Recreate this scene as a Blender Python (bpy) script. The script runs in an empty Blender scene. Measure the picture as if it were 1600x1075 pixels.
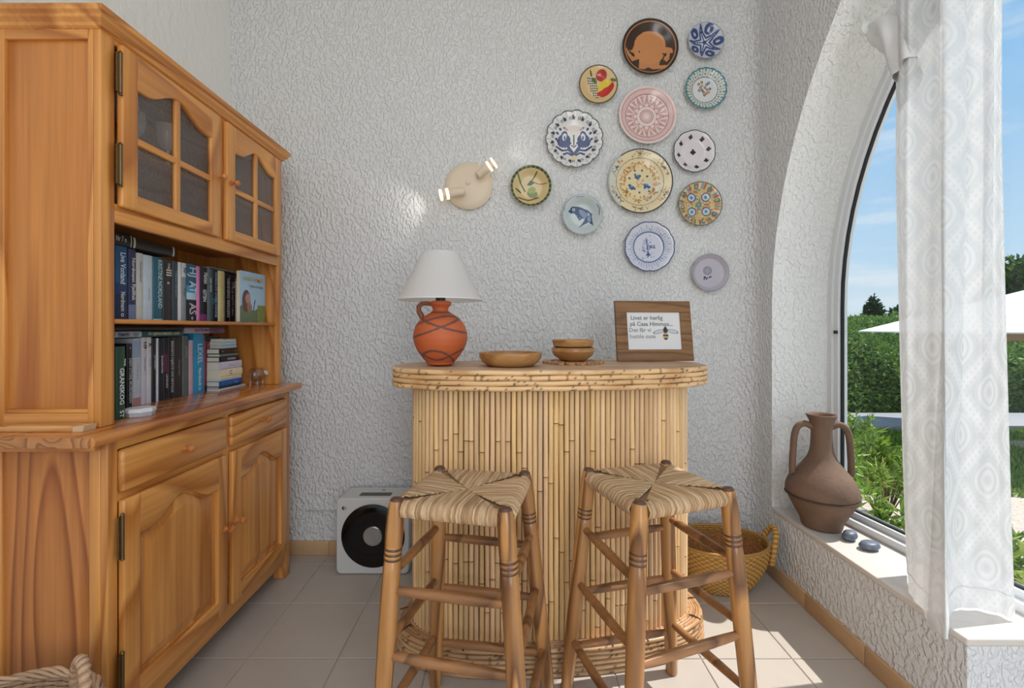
import bpy, bmesh, math, random
import numpy as np
from mathutils import Vector, Matrix
random.seed(7); rng = np.random.default_rng(7)
S = bpy.context.scene
COL = S.collection
PI = math.pi
def lin(v):
    v /= 255.0
    return v/12.92 if v <= 0.04045 else ((v+0.055)/1.055)**2.4
def c3(r, g, b): return (lin(r), lin(g), lin(b))
def c4(r, g, b): return (lin(r), lin(g), lin(b), 1.0)

# ------------------------------------------------------------------ camera, sky, sun, exposure
FPX = 711.0; CX = 795.0; CY = 513.0; CH = 1.2
cam = bpy.data.objects.new('camera', bpy.data.cameras.new('camera')); COL.objects.link(cam)
cam.location = (0, 0, CH); cam.rotation_euler = (PI/2, 0, 0)
cam.data.sensor_width = 36.0; cam.data.lens = FPX/1600*36
cam.data.shift_x = (800-CX)/1600; cam.data.shift_y = -(537.5-CY)/1600
cam.data.clip_start = 0.02; cam.data.clip_end = 400
S.camera = cam
S.view_settings.view_transform = 'Standard'; S.view_settings.look = 'None'
S.view_settings.gamma = 1.0; S.view_settings.use_curve_mapping = False
S.view_settings.exposure = 0.0

W = bpy.data.worlds.new('sky'); S.world = W; W.use_nodes = True
nt = W.node_tree; nt.nodes.clear()
def N(t, kind, **kw):
    n = t.nodes.new(kind)
    for k, v in kw.items():
        if k in n.inputs: n.inputs[k].default_value = v
        else: setattr(n, k, v)
    return n
def ramp(t, stops, interp='LINEAR'):
    r = t.nodes.new('ShaderNodeValToRGB'); r.color_ramp.interpolation = interp
    e = r.color_ramp.elements
    e[0].position, e[0].color = stops[0]; e[1].position, e[1].color = stops[-1]
    for p, c in stops[1:-1]:
        k = e.new(p); k.color = c
    return r
tc = N(nt, 'ShaderNodeTexCoord'); sp = N(nt, 'ShaderNodeSeparateXYZ')
nt.links.new(tc.outputs['Generated'], sp.inputs[0])
g = ramp(nt, [(0.0, c4(170,178,170)), (0.03, c4(214,231,242)), (0.12, c4(190,221,245)), (0.42, c4(142,194,240)), (1.0, c4(104,160,220))])
nt.links.new(sp.outputs['Z'], g.inputs[0])
mp = N(nt, 'ShaderNodeMapping'); mp.inputs['Scale'].default_value = (1.6, 1.6, 9.0); mp.inputs['Location'].default_value = (0.35, 0.1, 0.15)
nt.links.new(tc.outputs['Generated'], mp.inputs[0])
nz = N(nt, 'ShaderNodeTexNoise', Scale=1.5, Detail=6.0, Roughness=0.55); nt.links.new(mp.outputs[0], nz.inputs[0])
cr = ramp(nt, [(0.50, (0,0,0,1)), (0.68, (0.85,0.85,0.85,1))]); nt.links.new(nz.outputs[0], cr.inputs[0])
mx = N(nt, 'ShaderNodeMix', data_type='RGBA'); nt.links.new(cr.outputs[0], mx.inputs[0])
nt.links.new(g.outputs[0], mx.inputs[6]); mx.inputs[7].default_value = c4(240,244,248)
bg = N(nt, 'ShaderNodeBackground', Strength=1.0); nt.links.new(mx.outputs[2], bg.inputs[0])
wo = N(nt, 'ShaderNodeOutputWorld'); nt.links.new(bg.outputs[0], wo.inputs[0])

sun = bpy.data.objects.new('sun', bpy.data.lights.new('sun', 'SUN')); COL.objects.link(sun)
sun.data.energy = 5.6; sun.data.angle = math.radians(0.6); sun.data.color = (1.0, 0.965, 0.92)
sun.rotation_euler = Vector((-0.623, -0.09, -1.0)).to_track_quat('-Z', 'Y').to_euler()
def area(name, loc, target, sx, sy, power, col=(1,1,1)):
    o = bpy.data.objects.new(name, bpy.data.lights.new(name, 'AREA')); COL.objects.link(o)
    o.data.shape = 'RECTANGLE'; o.data.size = sx; o.data.size_y = sy; o.data.energy = power; o.data.color = col
    o.location = loc; o.rotation_euler = (Vector(target)-Vector(loc)).to_track_quat('-Z', 'Y').to_euler()
    return o
# added fill lamps, unseen behind the camera, that brighten the room
area('rear_fill_light', (1.0, -2.6, 1.8), (-0.5, 2.2, 1.2), 2.6, 2.4, 17, (0.97, 0.985, 1.0))
area('right_fill_light', (1.15, -1.7, 1.5), (-1.2, 1.6, 1.1), 1.6, 2.2, 45, (0.98, 0.99, 1.0))  # added lamp from the right, lifts the cabinet front
area('overhead_fill_light', (0.1, -0.6, 3.2), (0, 0.6, 0), 2.2, 1.6, 20, (0.97, 0.985, 1.0))  # added overhead fill under the closed ceiling

# ------------------------------------------------------------------ mesh helpers
ORG = {}
class MB:
    def __init__(s): s.v = []; s.f = []; s.c = None
    def add(s, vs, fs):
        o = len(s.v); s.v.extend([tuple(p) for p in vs]); s.f.extend([tuple(i+o for i in f) for f in fs]); return s
    def box(s, x0, x1, y0, y1, z0, z1):
        return s.add([(x0,y0,z0),(x1,y0,z0),(x1,y1,z0),(x0,y1,z0),(x0,y0,z1),(x1,y0,z1),(x1,y1,z1),(x0,y1,z1)],
                     [(0,3,2,1),(4,5,6,7),(0,1,5,4),(1,2,6,5),(2,3,7,6),(3,0,4,7)])
    def lathe(s, prof, o=(0,0,0), seg=32, M=None, sx=1, sy=1):
        M = M or Matrix.Identity(3); o = Vector(o); vs = []; n = len(prof)
        for r, z in prof:
            for k in range(seg):
                a = 2*PI*k/seg
                vs.append(o + M @ Vector((r*math.cos(a)*sx, r*math.sin(a)*sy, z)))
        fs = []
        for i in range(n-1):
            for k in range(seg):
                k2 = (k+1) % seg
                fs.append((i*seg+k, i*seg+k2, (i+1)*seg+k2, (i+1)*seg+k))
        if prof[0][0] > 1e-5: fs.append(tuple(range(seg))[::-1])
        if prof[-1][0] > 1e-5: fs.append(tuple((n-1)*seg+k for k in range(seg)))
        return s.add(vs, fs)
    def tube(s, pts, rad, seg=8, closed=False, flat=1.0):
        pts = [Vector(p) for p in pts]; n = len(pts)
        if not hasattr(rad, '__len__'): rad = [rad]*n
        vs = []; up = None
        for i, p in enumerate(pts):
            if closed: t = pts[(i+1) % n]-pts[i-1]
            else: t = pts[min(i+1, n-1)]-pts[max(i-1, 0)]
            t.normalize()
            if up is None:
                up = Vector((0,0,1)) if abs(t.z) < 0.9 else Vector((1,0,0))
            if closed: up = Vector((0,0,1)) if abs(t.z) < 0.95 else up
            a = t.cross(up).normalized(); b = a.cross(t).normalized(); up = b
            for k in range(seg):
                an = 2*PI*k/seg
                vs.append(p + a*(math.cos(an)*rad[i]*flat) + b*(math.sin(an)*rad[i]))
        fs = []
        for i in range(n if closed else n-1):
            j = (i+1) % n
            for k in range(seg):
                k2 = (k+1) % seg
                fs.append((i*seg+k, j*seg+k, j*seg+k2, i*seg+k2))
        if not closed:
            fs.append(tuple(range(seg))); fs.append(tuple((n-1)*seg+k for k in range(seg))[::-1])
        return s.add(vs, fs)
    def prism(s, poly, fn0, fn1):
        # poly: 2d outline, fn map (u,v) to the two caps
        n = len(poly)
        vs = [fn0(*p) for p in poly]+[fn1(*p) for p in poly]
        fs = [tuple(range(n))[::-1], tuple(range(n, 2*n))]+[(i, (i+1) % n, n+(i+1) % n, n+i) for i in range(n)]
        return s.add(vs, fs)
    def grid(s, nu, nv, fn, wrap=False):
        vs = [fn(i/(nu-1), j/(nv-1)) for j in range(nv) for i in range(nu)]
        fs = [(j*nu+i, j*nu+i+1, (j+1)*nu+i+1, (j+1)*nu+i) for j in range(nv-1) for i in range(nu-1)]
        return s.add(vs, fs)
def mk(name, mb, mat, parent=None, origin=None, smooth=True, bevel=0, angle=38, kind=None, cols=None, normals=True):
    if isinstance(mb, MB): V = np.array(mb.v, dtype=float); F = mb.f
    else: V, F = mb; V = np.array(V, dtype=float)
    if parent is not None: org = ORG[parent.name]
    elif origin is not None: org = Vector(origin)
    else:
        mn, mxx = V.min(0), V.max(0); org = Vector(((mn[0]+mxx[0])/2, (mn[1]+mxx[1])/2, mn[2]))
    me = bpy.data.meshes.new(name)
    me.from_pydata((V-np.array(org)).tolist(), [], F)
    if normals:
        bm = bmesh.new(); bm.from_mesh(me); bmesh.ops.recalc_face_normals(bm, faces=bm.faces); bm.to_mesh(me); bm.free()
    me.materials.append(mat)
    if cols is not None:
        at = me.color_attributes.new('Col', 'FLOAT_COLOR', 'POINT')
        C = np.ones((len(V), 4)); C[:, :3] = cols
        at.data.foreach_set('color', C.ravel())
    if smooth:
        me.shade_smooth(); me.set_sharp_from_angle(angle=math.radians(angle))
    o = bpy.data.objects.new(name, me); COL.objects.link(o)
    if parent is not None: o.parent = parent
    else: o.location = org
    ORG[o.name] = org
    if bevel:
        m = o.modifiers.new('bevel', 'BEVEL'); m.width = bevel; m.segments = 2; m.limit_method = 'ANGLE'; m.angle_limit = math.radians(50)
        m.harden_normals = False
        if not smooth: me.shade_smooth()
    if kind: o['kind'] = kind
    return o
def thing(name, label, cat, loc, group=None):
    o = bpy.data.objects.new(name, None); COL.objects.link(o); o.location = loc; o.empty_display_size = 0.05
    o['label'] = label; o['category'] = cat
    if group: o['group'] = group
    ORG[o.name] = Vector(loc); return o
def tag(o, label, cat, group=None, kind=None):
    o['label'] = label; o['category'] = cat
    if group: o['group'] = group
    if kind: o['kind'] = kind
    return o
def dupc(src, parent, loc, name=None, rot=None):
    o = src.copy(); COL.objects.link(o); o.parent = parent; o.location = loc
    if rot is not None: o.rotation_euler = rot
    return o
def structure(o): o['kind'] = 'structure'; return o
_txt = {}
def text_geo(s, size):
    if (s, size) in _txt: return _txt[(s, size)]
    cu = bpy.data.curves.new('t', 'FONT'); cu.body = s; cu.size = size; cu.align_x = 'CENTER'; cu.align_y = 'CENTER'; cu.resolution_u = 2; cu.offset = size*0.014
    o = bpy.data.objects.new('t', cu); COL.objects.link(o)
    bpy.context.view_layer.update()
    me = bpy.data.meshes.new_from_object(o.evaluated_get(bpy.context.evaluated_depsgraph_get()))
    V = [tuple(v.co) for v in me.vertices]; F = [tuple(p.vertices) for p in me.polygons]
    bpy.data.objects.remove(o); bpy.data.curves.remove(cu); bpy.data.meshes.remove(me)
    _txt[(s, size)] = (V, F); return V, F
def lettering(s, size, o, ax, ay, mat, parent, maxw=None, name='lettering', depth=0.0006, italic=0.0):
    V, F = text_geo(s, size)
    if not V: return None
    o = Vector(o); ax = Vector(ax); ay = Vector(ay); n = ax.cross(ay)
    w = max(v[0] for v in V)-min(v[0] for v in V); k = min(1, maxw/w) if maxw else 1
    top = [o+ax*((v[0]+v[1]*italic)*k)+ay*v[1]+n*depth for v in V]
    return mk(name, (top, F), mat, parent, smooth=False, normals=False)

# ------------------------------------------------------------------ materials
def newmat(name):
    m = bpy.data.materials.new(name); m.use_nodes = True; t = m.node_tree
    return m, t, t.nodes['Principled BSDF']
def pm(name, col, rough=0.5, metal=0.0, bump=None, spec=0.5, var=0.0, emit=None, es=0, sub=0, trans=0, coat=0, varscale=8.0):
    m, t, b = newmat(name)
    b.inputs['Base Color'].default_value = (*col[:3], 1); b.inputs['Roughness'].default_value = rough
    b.inputs['Metallic'].default_value = metal; b.inputs['Specular IOR Level'].default_value = spec
    b.inputs['Coat Weight'].default_value = coat; b.inputs['Transmission Weight'].default_value = trans
    if emit: b.inputs['Emission Color'].default_value = (*emit[:3], 1); b.inputs['Emission Strength'].default_value = es
    if var or bump:
        tcn = N(t, 'ShaderNodeTexCoord')
    if var:
        nz = N(t, 'ShaderNodeTexNoise', Scale=varscale, Detail=5.0, Roughness=0.6); t.links.new(tcn.outputs['Object'], nz.inputs[0])
        lo = tuple(max(0, x*(1-var)) for x in col[:3])+(1,); hi = tuple(min(1, x*(1+var)) for x in col[:3])+(1,)
        r = ramp(t, [(0.3, lo), (0.7, hi)]); t.links.new(nz.outputs[0], r.inputs[0]); t.links.new(r.outputs[0], b.inputs['Base Color'])
    if bump:
        sc, st, di = bump
        nb = N(t, 'ShaderNodeTexNoise', Scale=sc, Detail=3.0); t.links.new(tcn.outputs['Object'], nb.inputs[0])
        bp = N(t, 'ShaderNodeBump', Strength=st, Distance=di); t.links.new(nb.outputs[0], bp.inputs['Height']); t.links.new(bp.outputs[0], b.inputs['Normal'])
    return m
def attrmat(name, rough=0.4, spec=0.5, bump=None, coat=0, mult=None):
    m, t, b = newmat(name)
    a = N(t, 'ShaderNodeAttribute', attribute_name='Col'); out = a.outputs['Color']
    if mult:
        oi = N(t, 'ShaderNodeObjectInfo'); hs = N(t, 'ShaderNodeHueSaturation'); mr = N(t, 'ShaderNodeMapRange')
        mr.inputs['To Min'].default_value = 1-mult; mr.inputs['To Max'].default_value = 1+mult
        t.links.new(oi.outputs['Random'], mr.inputs[0]); t.links.new(mr.outputs[0], hs.inputs['Value']); t.links.new(out, hs.inputs['Color']); out = hs.outputs[0]
    t.links.new(out, b.inputs['Base Color']); b.inputs['Roughness'].default_value = rough; b.inputs['Specular IOR Level'].default_value = spec
    b.inputs['Coat Weight'].default_value = coat
    if bump:
        tcn = N(t, 'ShaderNodeTexCoord'); nb = N(t, 'ShaderNodeTexNoise', Scale=bump[0], Detail=3.0); t.links.new(tcn.outputs['Object'], nb.inputs[0])
        bp = N(t, 'ShaderNodeBump', Strength=bump[1], Distance=bump[2]); t.links.new(nb.outputs[0], bp.inputs['Height']); t.links.new(bp.outputs[0], b.inputs['Normal'])
    return m
def wood(name, cl, cd, axis='z', rough=0.33, freq=2.0, rings=9.0, long=0.16, spots=False, coat=0.15, dark=None):
    m, t, b = newmat(name)
    tcn = N(t, 'ShaderNodeTexCoord'); mp = N(t, 'ShaderNodeMapping')
    sc = [freq, freq, freq]; sc['xyz'.index(axis)] = freq*long; mp.inputs['Scale'].default_value = sc
    oi = N(t, 'ShaderNodeObjectInfo'); vm = N(t, 'ShaderNodeVectorMath', operation='ADD'); mm = N(t, 'ShaderNodeMath', operation='MULTIPLY'); mm.inputs[1].default_value = 7.0
    t.links.new(oi.outputs['Random'], mm.inputs[0])
    t.links.new(tcn.outputs['Object'], mp.inputs[0]); t.links.new(mp.outputs[0], vm.inputs[0]); t.links.new(mm.outputs[0], vm.inputs[1])
    n1 = N(t, 'ShaderNodeTexNoise', Scale=1.0, Detail=1.5, Roughness=0.4, Distortion=0.2); t.links.new(vm.outputs[0], n1.inputs[0])
    mu = N(t, 'ShaderNodeMath', operation='MULTIPLY'); mu.inputs[1].default_value = rings*2; t.links.new(n1.outputs[0], mu.inputs[0])
    fr = N(t, 'ShaderNodeMath', operation='FRACT'); t.links.new(mu.outputs[0], fr.inputs[0])
    midc = tuple((a*0.6+b_*0.4) for a, b_ in zip(cl, cd))
    r = ramp(t, [(0.0, (*cl, 1)), (0.55, (*midc, 1)), (0.85, (*cd, 1)), (1.0, (*cl, 1))]); t.links.new(fr.outputs[0], r.inputs[0])
    mp2 = N(t, 'ShaderNodeMapping'); s2 = [70, 70, 70]; s2['xyz'.index(axis)] = 2.2; mp2.inputs['Scale'].default_value = s2
    t.links.new(tcn.outputs['Object'], mp2.inputs[0])
    n2 = N(t, 'ShaderNodeTexNoise', Scale=1.0, Detail=3.0); t.links.new(mp2.outputs[0], n2.inputs[0])
    r2 = ramp(t, [(0.25, (0.80, 0.76, 0.70, 1)), (0.7, (1.06, 1.06, 1.06, 1))]); t.links.new(n2.outputs[0], r2.inputs[0])
    mx = N(t, 'ShaderNodeMix', data_type='RGBA', blend_type='MULTIPLY'); mx.inputs[0].default_value = 1
    t.links.new(r.outputs[0], mx.inputs[6]); t.links.new(r2.outputs[0], mx.inputs[7])
    t.links.new(mx.outputs[2], b.inputs['Base Color'])
    b.inputs['Roughness'].default_value = rough; b.inputs['Coat Weight'].default_value = coat; b.inputs['Coat Roughness'].default_value = 0.2
    bp = N(t, 'ShaderNodeBump', Strength=0.12, Distance=0.002); t.links.new(n2.outputs[0], bp.inputs['Height']); t.links.new(bp.outputs[0], b.inputs['Normal'])
    return m
def stucco(name, col, st=0.72, dist=0.008, sc=70.0):
    m, t, b = newmat(name)
    b.inputs['Base Color'].default_value = (*col, 1); b.inputs['Roughness'].default_value = 0.85; b.inputs['Specular IOR Level'].default_value = 0.05
    tcn = N(t, 'ShaderNodeNewGeometry'); mp = N(t, 'ShaderNodeMapping'); mp.inputs['Rotation'].default_value = (0.5, 0.6, 0.4); mp.inputs['Scale'].default_value = (1, 1, 0.62)
    t.links.new(tcn.outputs['Position'], mp.inputs[0])
    n = N(t, 'ShaderNodeTexNoise', Scale=sc, Detail=1.5, Roughness=0.45, Distortion=0.25); t.links.new(mp.outputs[0], n.inputs[0])
    r = ramp(t, [(0.38, (0,0,0,1)), (0.62, (1,1,1,1))]); t.links.new(n.outputs[0], r.inputs[0]); r.color_ramp.interpolation = 'EASE'
    n3 = N(t, 'ShaderNodeTexNoise', Scale=sc*3.2, Detail=2.0); t.links.new(tcn.outputs['Position'], n3.inputs[0])
    ad = N(t, 'ShaderNodeMath', operation='MULTIPLY_ADD'); ad.inputs[1].default_value = 0.34; t.links.new(n3.outputs[0], ad.inputs[0]); t.links.new(r.outputs[0], ad.inputs[2])
    bp = N(t, 'ShaderNodeBump', Strength=st, Distance=dist); t.links.new(ad.outputs[0], bp.inputs['Height']); t.links.new(bp.outputs[0], b.inputs['Normal'])
    return m
def glassmat(name, tint=(1,1,1), rough=0.02, refl=0.035, alpha=0.0, bump=None):
    # clear thin pane: passes light straight through and adds the reflection of a polished face
    m, t, b = newmat(name); t.nodes.remove(b)
    tr = N(t, 'ShaderNodeBsdfTransparent'); tr.inputs[0].default_value = (*tint, 1)
    gl = N(t, 'ShaderNodeBsdfGlossy'); gl.inputs['Roughness'].default_value = rough
    fz = N(t, 'ShaderNodeLayerWeight', Blend=0.5); pw_ = N(t, 'ShaderNodeMath', operation='POWER'); pw_.inputs[1].default_value = 5.0
    mu = N(t, 'ShaderNodeMath', operation='MULTIPLY_ADD'); mu.inputs[1].default_value = 0.6; mu.inputs[2].default_value = refl
    t.links.new(fz.outputs['Facing'], pw_.inputs[0]); t.links.new(pw_.outputs[0], mu.inputs[0])
    ms = N(t, 'ShaderNodeMixShader'); t.links.new(mu.outputs[0], ms.inputs[0]); t.links.new(tr.outputs[0], ms.inputs[1]); t.links.new(gl.outputs[0], ms.inputs[2])
    if bump:
        tcn = N(t, 'ShaderNodeTexCoord'); nb = N(t, 'ShaderNodeTexVoronoi', Scale=bump[0]); t.links.new(tcn.outputs['Object'], nb.inputs[0])
        bp = N(t, 'ShaderNodeBump', Strength=bump[1], Distance=bump[2]); t.links.new(nb.outputs[0], bp.inputs['Height'])
        t.links.new(bp.outputs[0], gl.inputs['Normal'])
    t.links.new(ms.outputs[0], t.nodes['Material Output'].inputs[0]); return m

PL, PD = c3(226,158,84), c3(180,110,48)
M_pz = wood('pine_vertical', PL, PD, 'z'); M_py = wood('pine_along_front', PL, PD, 'y'); M_px = wood('pine_across_side', PL, PD, 'x')
M_pp = wood('pine_panel', c3(222,154,82), c3(186,116,54), 'z', freq=3.2, rings=4, long=0.07)
M_wall = stucco('white_stucco', c3(226,226,226)); M_wallL = stucco('white_plaster', c3(234,233,231), st=0.35, dist=0.004, sc=26)
M_reveal = stucco('white_stucco_reveal', c3(238,238,237), st=0.6, sc=62)
M_tile = pm('floor_tile_glaze', c3(182,172,162), 0.38, var=0.05, varscale=5, bump=(9, 0.06, 0.004))
M_grout = pm('grout', c3(176,168,160), 0.8)
M_skirt = pm('skirting_tile_clay', c3(196,158,118), 0.45, var=0.10, varscale=6)
M_sill = pm('sill_stone', c3(214,206,198), 0.4, var=0.02)
M_pvc = pm('white_window_frame', c3(228,230,232), 0.3)
M_gask = pm('black_gasket', c3(28,30,34), 0.6)
M_glass = glassmat('window_glass', (0.97, 0.985, 0.98))
M_white = pm('white', c3(232,232,230), 0.5); M_black = pm('black', c3(14,14,15), 0.35)
M_brass = pm('aged_brass', c3(120,98,66), 0.38, 0.9)
M_cream = pm('cream_enamel', c3(226,208,184), 0.4)

# ------------------------------------------------------------------ room shell
XR = 1.275; YB = 2.414; XL = -1.477; ZS = 0.337; ZC = 3.35; YN = -3.2
AC, AZ, AR = 0.505, 1.30, 1.70        # arch: centre along the wall, spring height, radius
fl = structure(mk('floor', MB().box(XL-0.3, 2.2, YN, YB+0.2, -0.06, -0.004), M_grout, origin=(0,0,0), smooth=False))
TS = 0.33; tb = MB(); hw = TS/2-0.0018; bw = hw-0.002
tb.add([(-hw,-hw,-0.01),(hw,-hw,-0.01),(hw,hw,-0.01),(-hw,hw,-0.01),(-hw,-hw,-0.0018),(hw,-hw,-0.0018),(hw,hw,-0.0018),(-hw,hw,-0.0018),(-bw,-bw,0),(bw,-bw,0),(bw,bw,0),(-bw,bw,0)],
       [(0,1,5,4),(1,2,6,5),(2,3,7,6),(3,0,4,7),(4,5,9,8),(5,6,10,9),(6,7,11,10),(7,4,8,11),(8,9,10,11)])
tile0 = None
for i in range(-2, 7):
    for j in range(-8, 2):
        x = -0.951+TS*(i+0.5); y = 1.984+TS*(j+0.5)
        if x > XR+0.1 and y > 1.35: continue
        if tile0 is None:
            tile0 = mk('tile', tb, M_tile, fl, smooth=False); tile0.location = (x, y, 0)
        else: dupc(tile0, fl, (x, y, 0.0))
structure(mk('ceiling', MB().box(XL-0.2, 1.8, YN, YB+0.2, ZC, ZC+0.15), M_wallL, smooth=False))
structure(mk('wall_left', MB().box(XL-0.2, XL, YN, YB+0.2, -0.05, ZC), M_wallL, smooth=False))
# back wall with its rounded plaster corner
fr_ = 0.10
plan = [(XL-0.1, YB), (XR-fr_, YB)]+[(XR-fr_+fr_*math.sin(a), YB-fr_+fr_*math.cos(a)) for a in [PI/2*k/8 for k in range(1, 9)]]
outl = plan+[(XR+0.16, YB-fr_), (XR+0.16, YB+0.2), (XL-0.1, YB+0.2)]
structure(mk('wall_back', MB().prism(outl, lambda u, v: (u, v, -0.05), lambda u, v: (u, v, ZC)), M_wall, smooth=True, angle=30))
# right wall with the big arched opening: strips between arch curve and ceiling
def arch(cy, th): return (cy+AR*math.cos(th), AZ+AR*math.sin(th))
def wplane(y): return 1.714-0.1*y
mb = MB(); n = 48
ths = [PI*k/n for k in range(n+1)]
def strip(p, q):   # two (y,z) points on the arch; column up to the ceiling
    (y0, z0), (y1, z1) = p, q
    mb.add([(XR,y0,z0),(XR,y1,z1),(XR,y1,ZC),(XR,y0,ZC)], [(0,1,2,3)])
pts = [arch(AC, t) for t in ths]
for k in range(n): strip(pts[k], pts[k+1])
yr = AC+AR; yn_ = AC-AR
mb.add([(XR,yr,-0.05),(XR,YB-fr_+0.001,-0.05),(XR,YB-fr_+0.001,ZC),(XR,yr,ZC)], [(0,1,2,3)])
mb.add([(XR,YN,-0.05),(XR,yn_,-0.05),(XR,yn_,ZC),(XR,YN,ZC)], [(0,1,2,3)])
XO, RO = 1.92, 2.16
mb.add([(XO,YN,-0.05),(XO,AC-RO,-0.05),(XO,AC-RO,ZC+0.2),(XO,YN,ZC+0.2)], [(3,2,1,0)])
structure(mk('wall_right', mb, M_wall, smooth=False, normals=False))
# reveal: loft from the room face to the window frame
AC2 = 0.435
mb = MB()
outer = [(XR, yr, -0.05), (XR, yr, 0.6)]+[(XR, *arch(AC, t)) for t in ths]+[(XR, yn_, 0.6), (XR, yn_, -0.05)]
inner = [(wplane(AC2+AR), AC2+AR, -0.05), (wplane(AC2+AR), AC2+AR, 0.6)]+[(wplane(arch(AC2,t)[0]), *arch(AC2, t)) for t in ths]+[(wplane(AC2-AR), AC2-AR, 0.6), (wplane(AC2-AR), AC2-AR, -0.05)]
mid2 = [(wplane(p[1])+0.062, p[1], p[2]) for p in inner]
outer2 = [(XO, AC+(p[1]-AC2)*RO/AR, p[2] if p[2] <= AZ else AZ+(p[2]-AZ)*RO/AR) for p in inner]
rows = []
for s in (0, 0.06, 0.5, 1.0):
    rows.append([tuple(a+(b-a)*s for a, b in zip(o, i)) for o, i in zip(outer, inner)])
rows.append(mid2); rows.append(outer2)
m_ = len(outer); vs = [p for r in rows for p in r]; fs = []
for a in range(len(rows)-1):
    for k in range(m_-1): fs.append((a*m_+k, a*m_+k+1, (a+1)*m_+k+1, (a+1)*m_+k))
mb.add(vs, fs)
structure(mk('trim_1', mb, M_reveal, smooth=True, angle=50))
# low wall under the window and its stone sill
YE = 1.266
mb = MB(); outl = [(XR, YE), (XR, yr-0.0005), (1.62, yr), (1.72, YE)]
mb.prism(outl, lambda u, v: (u, v, -0.05), lambda u, v: (u, v, ZS-0.022))
structure(mk('wall_window_base', mb, M_wall, smooth=False))
mb = MB(); outl = [(XR-0.002, YE-0.002), (XR-0.002, yr-0.001), (1.60, yr+0.0), (1.70, YE-0.002)]
mb.prism(outl, lambda u, v: (u, v, ZS-0.022), lambda u, v: (u, v, ZS))
structure(mk('trim_2', mb, M_sill, smooth=False, bevel=0.004))
# faint ledge low on the back wall
structure(mk('trim_3', MB().box(-1.08, 0.2, YB-0.012, YB+0.01, 0.236, 0.246), M_wall, smooth=False, bevel=0.004))
# skirtings: clay tiles
def skirt_run(name, boxes):
    b0 = structure(mk(name, MB().box(*boxes[0]), M_grout, smooth=False, origin=(boxes[0][0], boxes[0][2], 0)))
    for b in boxes[1:]: mk('skirting_tile', MB().box(*b), M_skirt, b0, smooth=False, bevel=0.003)
skirt_run('baseboard_back', [(XL, XR-0.02, YB-0.006, YB+0.01, 0, 0.072)]+[(max(x, XL)+0.001, x+TS-0.001, YB-0.011, YB, 0, 0.076) for x in [-1.281-TS+TS*k for k in range(8)]])
ys = [2.27, 1.944, 1.616, 1.288]
bx = [(XR-0.006, XR+0.01, YE, 2.32, 0, 0.068)]
for a, b in ((2.36, 1.9445+0.33-0.002), (2.2705, 1.9455), (1.9425, 1.6175), (1.6145, 1.2895), (1.2865, YE)):
    bx.append((XR-0.012, XR, b, a, 0, 0.071))
skirt_run('baseboard_right', bx)
# window: arched white frame, gasket, glass, latch
wr = structure(mk('window_1', MB().box(wplane(1.9)-0.005, wplane(1.9)+0.005, 1.9, 1.91, ZS, ZS+0.01), M_pvc, origin=(1.5, 1.4, ZS), smooth=False))
def wpath(off, a0=0, a1=PI, zb=ZS+0.03, n=48):
    r = AR-off; P = [(AC2+r, zb), (AC2+r, 0.8)]+[(AC2+r*math.cos(a0+(a1-a0)*k/n), AZ+r*math.sin(a0+(a1-a0)*k/n)) for k in range(n+1)]+[(AC2-r, 0.8), (AC2-r, 0.0)]
    return P
def frame_ring(o0, o1, d0, d1, zb):
    mb = MB(); A = wpath(o0, zb=zb); B = wpath(o1, zb=zb); vs = []
    for (y, z), (y2, z2) in zip(A, B):
        vs += [(wplane(y)+d0, y, z), (wplane(y2)+d0, y2, z2), (wplane(y2)+d1, y2, z2), (wplane(y)+d1, y, z)]
    fs = []
    for k in range(len(A)-1):
        for q in range(4): fs.append((4*k+q, 4*k+(q+1) % 4, 4*k+4+(q+1) % 4, 4*k+4+q))
    fs.append((0, 1, 2, 3))
    return mb.add(vs, fs)
mk('outer_frame', frame_ring(-0.01, 0.022, -0.005, 0.06, ZS), M_pvc, wr, angle=50)
mk('sash_frame', frame_ring(0.020, 0.045, 0.006, 0.05, ZS), M_pvc, wr, angle=50)
mk('gasket', frame_ring(0.044, 0.053, 0.018, 0.03, ZS), M_gask, wr, angle=50)
def beam(ya, yb, z0, z1, d0, d1):
    mb = MB(); return mb.add([(wplane(y)+d, y, z) for y in (ya, yb) for d in (d0, d1) for z in (z0, z1)],
        [(0,1,3,2),(4,6,7,5),(0,4,5,1),(2,3,7,6),(0,2,6,4),(1,5,7,3)])
mk('bottom_frame', beam(YE-0.06, AC2+AR, ZS, ZS+0.030, -0.028, 0.06), M_pvc, wr, smooth=False, bevel=0.003)
mk('bottom_sash', beam(YE-0.05, AC2+AR-0.02, ZS+0.030, ZS+0.055, 0.0, 0.05), M_pvc, wr, smooth=False, bevel=0.003)
mk('bottom_gasket', beam(YE-0.05, AC2+AR-0.045, ZS+0.055, ZS+0.062, 0.014, 0.03), M_gask, wr, smooth=False)
mk('mullion', beam(YE-0.10, YE-0.04, 0.0, 2.82, -0.005, 0.06), M_pvc, wr, smooth=False, bevel=0.003)
mb = MB(); P = wpath(0.04, zb=ZS+0.05)
yb_ = YE-0.04; Q = [p for p in P if p[0] > yb_]+[(yb_, AZ+math.sqrt((AR-0.04)**2-(yb_-AC2)**2)), (yb_, ZS+0.05)]
mb.add([(wplane(y)+0.024, y, z) for y, z in Q], [tuple(range(len(Q)))]); mk('glass_pane', mb, M_glass, wr, smooth=False)
mb = MB(); yb2 = YE-0.09; Q = [(yb2, 0.0), (yb2, AZ+math.sqrt((AR-0.04)**2-(yb2-AC2)**2))]+[p for p in P if p[0] < yb2]
mb.add([(wplane(y)+0.024, y, z) for y, z in Q], [tuple(range(len(Q)))]); mk('glass_pane', mb, M_glass, wr, smooth=False)
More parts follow.
